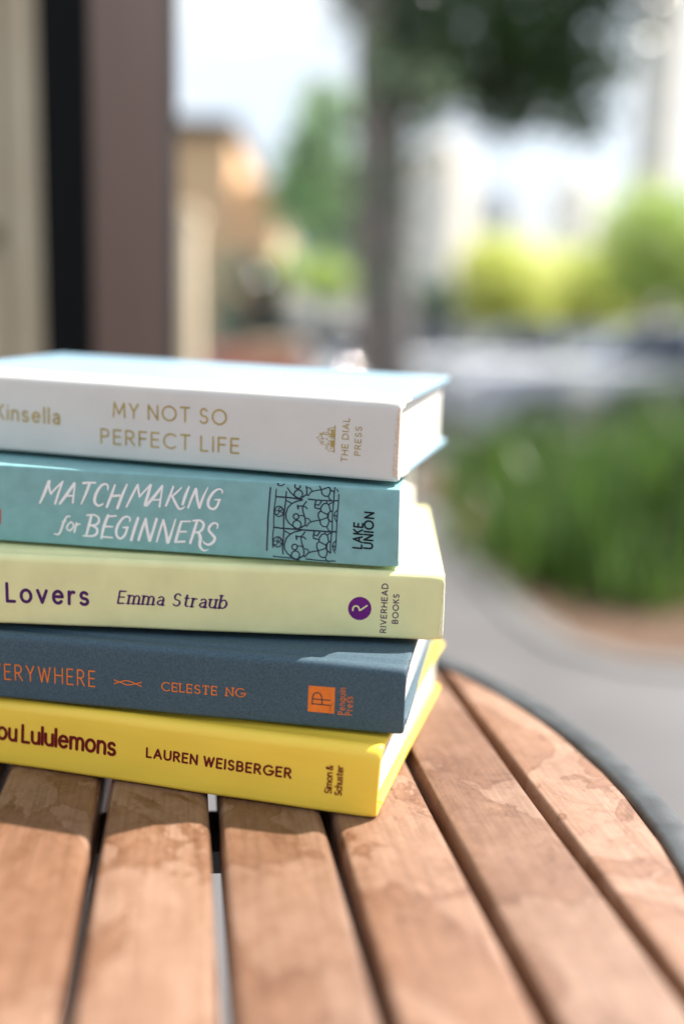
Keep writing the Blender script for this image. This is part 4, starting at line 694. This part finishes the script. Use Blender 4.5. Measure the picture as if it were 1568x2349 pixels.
# shrubs left of the trunk
def shrub(name, px, py, Y, blobs, leaf, label, seed, n, size, cat='shrub', z0=0.0):
    p = at(px, py, Y); b = (p.x, p.y, z0); bl = [(tuple(at(a, c, Y + dy)), r) for a, c, dy, r in blobs]
    st = [([b, q[0]], [.02, .008]) for q in bl]
    return tree(name, b, [b, (b[0], b[1], bl[0][0][2])], [.025, .01], st, bl, n, size, leaf, label, cat, seed)
shrub('clipped_shrub', 520, 690, 9.2, [(520, 680, 0, (.20, .3, .36)), (515, 800, 0, (.22, .3, .40))], M['leaf_shrub'], 'grey green clipped shrub beside the sunlit gate pier', 31, 1300, .07, z0=GZ)
shrub('conifer_shrub', 605, 690, 8.6, [(610, 650, 0, (.20, .3, .30)), (600, 760, 0, (.24, .3, .38)), (605, 860, 0, (.24, .3, .34))], M['leaf_yew'], 'dark almost black conifer shrub between two green shrubs', 32, 2400, .07, z0=GZ)
shrub('leafy_shrub', 690, 640, 9.6, [(670, 620, 0, (.22, .3, .15)), (730, 640, 0, (.24, .3, .18)), (790, 650, 0, (.18, .3, .16))], M['leaf_green'], 'fresh green leafy shrub right of the dark conifer shrub', 33, 1300, .09, z0=GZ)

shrub('shade_shrub', 1450, 950, 6.5, [(1420, 985, 0, (.22, .2, .16)), (1530, 970, 0, (.25, .2, .20)), (1640, 960, 0, (.25, .2, .22)), (1300, 1000, .1, (.2, .2, .12))], M['leaf_yew'], 'low dark shrub added for the shade at the back of the planting bed behind the grass', 34, 1500, .06)  # dark shrub added in place of the shade under the cars
# ornamental grass in the bed: clumps of arching blades
def grass_clump(x, y, h, n, seed, spread):
    r = random.Random(seed); V = []; F_ = []
    for _ in range(n):
        a = r.uniform(0, 2 * math.pi); bx, by = x + r.gauss(0, spread * .35), y + r.gauss(0, spread * .35)
        hh = h * r.uniform(.45, 1.12); lean = hh * r.uniform(.06, .42); w = r.uniform(.009, .020)
        dx, dy = math.cos(a), math.sin(a); px_, py_ = -dy, dx; i = len(V)
        for k in range(5):
            t = k / 4; zz = hh * (t - .22 * t * t * (lean / hh) * 2); o = lean * t * t; ww = w * (1 - t * .92)
            V += [(bx + dx * o - px_ * ww, by + dy * o - py_ * ww, .012 + zz), (bx + dx * o + px_ * ww, by + dy * o + py_ * ww, .012 + zz)]
        for k in range(4): F_.append((i + 2 * k, i + 2 * k + 1, i + 2 * k + 3, i + 2 * k + 2))
    return V, F_
G_G = 'grass clumps in the planting bed'
clumps = [(.80, 5.6, .44, 'short grass clump at the far corner of the planting bed by the path'), (.90, 4.75, .42, 'grass clump on the path side of the bed, next to the far corner clump'), (1.02, 4.3, .40, 'low grass clump on the path side between the mulch and the far corner'), (1.30, 4.7, .52, 'upright grass clump in the middle of the planting bed'),
          (1.12, 3.85, .36, 'lowest grass clump at the front edge of the mulch'), (1.34, 3.9, .66, 'tallest bright green grass clump at the front of the planting bed'), (1.72, 4.9, .56, 'grass clump just behind the tallest bright green clump'),
          (.74, 4.15, .26, 'small grass tuft on the kerb beside the low path side clump'), (.84, 3.72, .28, 'small grass tuft at the kerb in front of the mulch'), (1.08, 3.45, .24, 'smallest grass tuft in the brown mulch'),
          (1.22, 5.7, .48, 'grass clump in the back row nearest the path'), (1.85, 5.9, .50, 'grass clump in the back row below the white car'), (2.45, 5.3, .55, 'grass clump at the right end of the back row')]
for i, (x, y, h, lab) in enumerate(clumps):
    V, F_ = grass_clump(x, y, h * 1.35, 105, 50 + i, .36)
    tag(mesh_obj('grass_clump', V, F_, M['blade'], origin=(x, y, .012)), lab, 'grass', G_G)
dp = at(1570, 1250, 3.9)
M['dark_wood'] = mat('dark stained wood', (0.030, 0.024, 0.021), 0.7, 0.3, 20)
t = thing('bollard', (dp.x + .03, dp.y, 0), 'short dark wooden bollard at the right edge of the planting bed', 'bollard')
MB().rings([[(dp.x + .03 + s * math.cos(a * math.pi / 8), dp.y + s * math.sin(a * math.pi / 8), z) for a in range(16)] for s, z in ((.062, 0.0), (.062, .50), (.056, .53), (.030, .55))]).build('post', M['dark_wood'], t, angle=40)
MB().lathe([(.0635, .40), (.0665, .405), (.0665, .435), (.0635, .44)], (dp.x + .03, dp.y, 0), 24).build('band', M['rim'], t, angle=40)

# ---------------------------------------------------------------- the post just behind the table and the walls on the left
M['brown_paint'] = mat('brown stained wood', (0.042, 0.024, 0.018), 0.5, 0.4, 2.6, c2=(0.098, 0.062, 0.055, 1), spec=0.3, bump=0.3, bscale=60, stretch=(1, 1, .15), bdist=0.002)
M['edge_shade'] = mat('dark brown edge shade', (0.045, 0.036, 0.034), 0.5, 0.3, 8)
M['shade_and_plinth_black'] = mat('black of shaded side and plinth', (0.003, 0.003, 0.0035), 0.8, 0.2, 20, spec=0.08)
pa, pb, pc = at(100, 500, 1.05), at(213, 500, .985), at(404, 500, 1.06)
t = thing('veranda_post', (pb.x, (pa.y + pc.y) / 2, 0), 'tall veranda post behind the table with its shaded side coloured black and a brown face', 'post')
def prism(pts, z0, z1): return MB().rings([[(x, y, z0) for x, y in pts], [(x, y, z1) for x, y in pts]])
pd = (pa.x + pc.x - pb.x, pa.y + pc.y - pb.y + .03)
prism([(pb.x, pb.y), (pc.x, pc.y), pd, (pa.x + .02, pa.y + .02)], 0, 2.7).build('shaft', M['brown_paint'], t)
prism([(pa.x - .002, pa.y - .001), (pb.x - .001, pb.y - .004), (pb.x - .0002, pb.y + .002), (pa.x + .0195, pa.y + .0195)], 0, 2.7).build('shade_side', M['shade_and_plinth_black'], t)  # shade of the post's left side, put in as a black skin
e0, e1 = at(338, 500, 1.04), (pc.x, pc.y)
MB().rings([[(e0.x, pb.y + (pc.y - pb.y) * .73 - .003, z), (pc.x + .002, pc.y - .001, z), (pd[0] + .002, pd[1], z), (pd[0] - .004, pd[1] - .002, z), (pc.x - .004, pc.y + .006, z), (e0.x, pb.y + (pc.y - pb.y) * .73 + .004, z)] for z in (.101, 2.7)]).build('edge_shade_strip', M['edge_shade'], t)  # darker strip colours in the shading along the post's right edge
MB().box((pa.x - .02, pb.y - .03, 0), (pc.x + .02, pd[1] + .03, .10)).build('plinth', M['shade_and_plinth_black'], t)

M['stucco'] = mat('sand stucco', (0.72, 0.58, 0.40), 0.85, 0.10, 1.6, c2=(0.84, 0.73, 0.56, 1), bump=0.4, bscale=90, bdist=0.003)
M['stucco_tan'] = mat('ochre stucco', (0.80, 0.54, 0.32), 0.85, 0.12, 2, bump=0.3, bscale=40, bdist=0.004)
M['roof_dark'] = mat('dark roof edge', (0.055, 0.05, 0.05), 0.7, 0.2, 6)
M['glass_dark'] = mat('window glass', (0.04, 0.05, 0.06), 0.06, 0.2, 3, spec=0.8)
M['timber'] = mat('olive timber', (0.12, 0.10, 0.055), 0.7, 0.2, 8)
# shop front of the sand coloured house behind the post
wl = at(-700, 500, 3.3).x; wr = at(150, 500, 3.3).x
t = thing('stucco_wall', (wl, 3.4, 0), 'sand coloured stucco garden wall behind the black side of the post', 'wall')
MB().box((wl, 3.3, 0), (wr, 3.75, 3.6)).build('masonry', M['stucco'], t)
wx = at(40, 690, 3.3)
MB().box((wl, 3.27, 1.17), (at(-2, 400, 3.28).x - .001, 3.299, 1.22)).build('string_course', M['timber'], t)
for xa, xb in ((-2, 9), (86, 104)):
    a, b = at(xa, 400, 3.28).x, at(xb, 400, 3.28).x
    MB().box((a, 3.255, .221), (b, 3.2995, 3.6)).build('batten', M['timber'], t)
MB().box((wl, 3.26, .002), (wr - .001, 3.299, .22)).build('plinth', M['timber'], t)
MB().box((wl - .1, 3.1, 3.601), (wr + .05, 3.85, 3.75)).build('coping', M['roof_dark'], t)
# sunlit gate pier
g0, g1 = at(330, 700, 3.5).x, at(445, 700, 3.5).x; gz = at(430, 470, 3.5).z
t = thing('gate_pier', ((g0 + g1) / 2, 3.6, 0), 'sunlit sand coloured gate pier right of the brown post', 'pier')
MB().box((g0, 3.5, 0), (g1, 3.62, gz - .05)).build('shaft', M['stucco'], t)
MB().box((g0 - .012, 3.488, gz - .049), (g1 + .012, 3.632, gz - .02)).box((g0 + .01, 3.51, gz - .02), (g1 - .01, 3.61, gz)).build('cap', M['stucco'], t)
# ochre house with a flat dark roof, and a lower wing
Y = 15.5
h0, h1, hz = at(300, 400, Y).x, at(536, 400, Y).x, at(480, 305, Y).z
t = thing('ochre_house', ((h0 + h1) / 2, Y + 1.5, GZ), 'ochre house with a dark flat roof edge and a lower wing beyond the gate pier', 'house')
MB().box((h0, Y, GZ), (h1, Y + 4, hz)).build('wall', M['stucco_tan'], t)
MB().box((h0 - .12, Y - .2, hz + .001), (h1 + .06, Y + 4.1, hz + .19)).build('roof', M['roof_dark'], t)
w1x, wz = at(632, 450, Y).x, at(600, 425, Y).z
MB().box((h1 + .002, Y + .3, GZ), (w1x, Y + 3.6, wz)).build('wing', M['stucco_tan'], t)
MB().box((h1 + .062, Y + .2, wz + .001), (w1x + .05, Y + 3.7, wz + .10)).build('wing_roof', M['stucco_tan'], t)
for px, py in ((430, 590), (590, 640)):
    p = at(px, py, Y); yy = Y if px < 536 else Y + .3
    f = MB().box((p.x - .16, yy - .03, p.z - .22), (p.x + .16, yy - .002, p.z + .22)).build('window', M['timber'], t)
    MB().box((p.x - .12, yy - .036, p.z - .18), (p.x + .12, yy - .031, p.z + .18)).build('pane', M['glass_dark'], f)

# low brick planter with a pale coping, and an added bollard whose steel ball gives a sun glint
M['brick'] = mat('red brick', (0.46, 0.20, 0.15), 0.85, 0.25, 9, c2=(0.58, 0.30, 0.24, 1), bump=0.5, bscale=40, bdist=0.004)
bx0, bx1, bz = at(470, 800, 6.9).x, at(690, 800, 6.9).x, at(560, 782, 6.9).z
t = thing('brick_planter', ((bx0 + bx1) / 2, 7.1, 0), 'low red brick planter with a pale coping below the dark conifer shrub', 'planter')
MB().box((bx0, 6.92, 0), (bx1, 7.4, bz - .06)).build('wall', M['brick'], t)
MB().box((bx0 + .25, 6.89, bz - .059), (bx1 + .04, 7.44, bz)).build('coping', M['stucco'], t)
M['steel'] = mat('polished steel', (0.75, 0.73, 0.74), 0.07, 0.03, 30, metal=1.0)
sb = at(772, 885, 3.4)
t = thing('glint_bollard', (sb.x, sb.y, 0), 'made-up slim bollard with a polished steel ball for a glint behind the white book', 'bollard')
MB().tube([(sb.x, sb.y, 0), (sb.x, sb.y, sb.z - .10)], .045, 20).build('post', M['rim'], t, angle=40)
ball_prof = [(.0005 + .09 * math.sin(R(k * 9)), -.09 * math.cos(R(k * 9))) for k in range(21)]
MB().lathe([(.0005 + .09 * math.sin(R(k * 9)), -.09 * math.cos(R(k * 9))) for k in range(21)], (sb.x, sb.y, sb.z), 40).build('ball', M['steel'], t, True)

# ---------------------------------------------------------------- the skyline
def facade_mat(name, c, cw): 
    m = mat(name, c, 0.6, 0.04, .05)
    nt = m.node_tree; p = nt.nodes['Principled BSDF']; tc = nt.nodes['Texture Coordinate']
    return m
M['cream_tower'] = facade_mat('cream concrete', (0.90, 0.85, 0.78), 0)  # tower and window colours lightened to stand in for distance haze
M['blue_tower'] = facade_mat('blue grey cladding', (0.62, 0.66, 0.72), 0)
M['white_tower'] = facade_mat('white concrete', (0.90, 0.89, 0.87), 0)
M['tower_glass'] = mat('tower glass', (0.52, 0.57, 0.62), 0.2, 0.2, .3, spec=0.8)
def tower(px0, px1, py, Y, depth, m, label, bays, name='tower_block', rz=-.7):
    a, b = at(px0, 600, Y), at(px1, 600, Y); top = at((px0 + px1) / 2, py, Y).z
    cx = (a.x + b.x) / 2; w = (b.x - a.x) * .80; depth = w * .8
    t = thing(name, (cx, Y, GZ), label, 'tower block', 'tower blocks on the skyline')
    c = (cx, Y + depth / 2)
    MB().box((cx - w / 2, Y, GZ - .02), (cx + w / 2, Y + depth, top), rz, c).build('wall', m, t)
    MB().box((cx - w * .3, Y + depth * .2, top + .002), (cx + w * .2, Y + depth * .7, top + 1.4), rz, c).build('roof_plant', m, t)
    nf = int((top - GZ) / 3.2)
    for f in range(1, nf):
        z = GZ + f * 3.2
        for j in range(bays):
            x0 = cx - w / 2 + w * (j + .18) / bays; x1 = cx - w / 2 + w * (j + .82) / bays
            MB().box((x0, Y - .06, z), (x1, Y - .004, z + 1.7), rz, c).build('window', M['tower_glass'], t)
    return t
tower(935, 1088, 345, 95, 9, M['cream_tower'], 'cream tower block next to the grey tree trunk', 4)
tower(1072, 1236, 455, 120, 12, M['blue_tower'], 'blue grey tower block, broadest and lowest of the skyline', 5)
tower(1262, 1385, 420, 105, 9, M['white_tower'], 'white tower block between the blue grey one and the tallest one', 3)
tower(1440, 1558, -90, 85, 8, M['cream_tower'], 'tallest slim cream tower block at the right edge', 3)

# ---------------------------------------------------------------- parked cars
M['tyre'] = mat('tyre rubber', (0.018, 0.018, 0.019), 0.8, 0.2, 30)
M['alloy'] = mat('wheel alloy', (0.55, 0.56, 0.58), 0.3, 0.05, 20, metal=0.8)
M['car_glass'] = mat('car glass', (0.07, 0.08, 0.10), 0.04, 0.1, 5, spec=0.9)
M['lamp_glass'] = mat('lamp glass', (0.70, 0.72, 0.75), 0.08, 0.05, 20, spec=0.8)
M['tail_red'] = mat('red lamp glass', (0.40, 0.02, 0.02), 0.1, 0.1, 20, spec=0.8)
M['car_silver'] = mat('silver car paint', (0.70, 0.72, 0.80), 0.28, 0.03, 3, metal=0.2, coat=0.8)
M['car_white'] = mat('white car paint', (0.78, 0.79, 0.80), 0.3, 0.02, 3, coat=0.8)
M['car_dark'] = mat('dark grey car paint', (0.060, 0.065, 0.075), 0.3, 0.05, 3, coat=0.8)
def make_car(x, y, z, rz, paint, label, h=1.42, Lc=4.3):
    t = thing('parked_car', (0, 0, 0), label, 'car', 'cars parked along the street')
    W2 = .88
    lower = [(-2.15, .42), (-2.1, .70), (-1.95, .88), (-1.0, .98), (1.5, .98), (2.05, .93), (2.13, .70), (2.10, .36), (1.9, .22), (-1.95, .22)]
    def body_ring(s, yy): return [(px * Lc / 4.3 * (1 if abs(yy) < .8 else .985), yy, .60 + (pz - .60) * s) for px, pz in lower]
    mb = MB(); mb.rings([body_ring(.86, -W2), body_ring(.97, -W2 + .05), body_ring(1.0, -W2 + .16), body_ring(1.0, W2 - .16), body_ring(.97, W2 - .05), body_ring(.86, W2)])
    mb.build('body', paint, t, angle=50)
    roof = [(-.95, .97), (-.25, h - .05), (.2, h), (1.2, h - .02), (1.85, .97)]
    def cab(s, yy): return [(px * (1 if s == 1 else .97), yy, .96 + (pz - .96) * s) for px, pz in roof]
    mb = MB(); mb.rings([cab(.98, -.74), cab(1, -.58), cab(1, .58), cab(.98, .74)])
    # tumblehome: glasshouse is narrower at the roof
    mb.v = [(a, b * (1 - .14 * max(0, (c - .97) / (h - .97))), c) for a, b, c in mb.v]
    mb.build('cabin', M['car_glass'], t, angle=40)
    mb = MB(); mb.rings([[(px, yy, pz) for px, pz in ((-.22, h - .045), (.2, h + .012), (1.2, h - .008), (1.34, h - .10), (1.2, h - .05), (.2, h - .03))] for yy in (-.63, -.5, .5, .63)]); mb.build('roof', paint, t, angle=40)
    for sgn in (-1, 1):
        for (xa, za), (xb, zb) in (((-.97, .96), (-.25, h - .03)), ((.45, .96), (.45, h - .02)), ((1.87, .96), (1.22, h - .03))):
            ya = sgn * .755; yb = sgn * .645
            MB().add([(xa - .05, ya, za), (xa + .05, ya, za), (xb + .05, yb, zb), (xb - .05, yb, zb), (xa - .05, ya - sgn * .05, za), (xa + .05, ya - sgn * .05, za), (xb + .05, yb - sgn * .05, zb), (xb - .05, yb - sgn * .05, zb)], [(0, 1, 2, 3), (4, 7, 6, 5), (0, 4, 5, 1), (1, 5, 6, 2), (2, 6, 7, 3), (3, 7, 4, 0)]).build('pillar', paint, t)
        for wx_ in (-1.33, 1.32):
            w = MB(); w.lathe([(.20, -.10), (.30, -.10), (.32, -.07), (.32, .07), (.30, .10), (.20, .10), (.20, -.10)], (wx_, sgn * .80, .32), 28, 'y'); wo = w.build('wheel', M['tyre'], t, angle=40)
            w = MB(); w.lathe([(0.0, .075 * sgn), (.06, .085 * sgn), (.19, .06 * sgn), (.199, .09 * sgn), (.199, -.02)], (wx_, sgn * .80, .32), 20, 'y'); w.build('rim', M['alloy'], wo, angle=40)
        MB().box((-2.16, sgn * .62 - .16, .66), (-2.06, sgn * .62 + .16, .78)).build('headlight', M['lamp_glass'], t)
        MB().box((2.06, sgn * .66 - .12, .72), (2.13, sgn * .66 + .12, .88)).build('taillight', M['tail_red'], t)
        MB().box((-.72, sgn * .98 - .09, 1.0), (-.60, sgn * .98 + .09, 1.12)).build('mirror', paint, t)
    t.location = (x, y, z); t.rotation_euler = (0, 0, rz)
    return t
p = at(1180, 850, 15.2); make_car(p.x, 15.2, GZ, R(3), M['car_white'], 'white car parked across the street, behind the silver car')
p = at(1460, 850, 11.6); make_car(p.x, 11.6, GZ, R(2), M['car_silver'], 'silver car parked on the near side of the street behind the planting bed')
p = at(1850, 850, 9.3); make_car(p.x, 9.5, GZ, R(1), M['car_dark'], 'dark grey car nose at the right edge, nearest to the planting bed')
p = at(1040, 850, 18.2); make_car(p.x, 18.3, GZ, R(181), M['car_dark'], 'dark grey car farthest away, behind the white car across the street')
p = at(760, 850, 15.5); make_car(p.x, 16.0, GZ, R(178), M['car_silver'], 'silver car on the far side of the street behind the tree trunk')
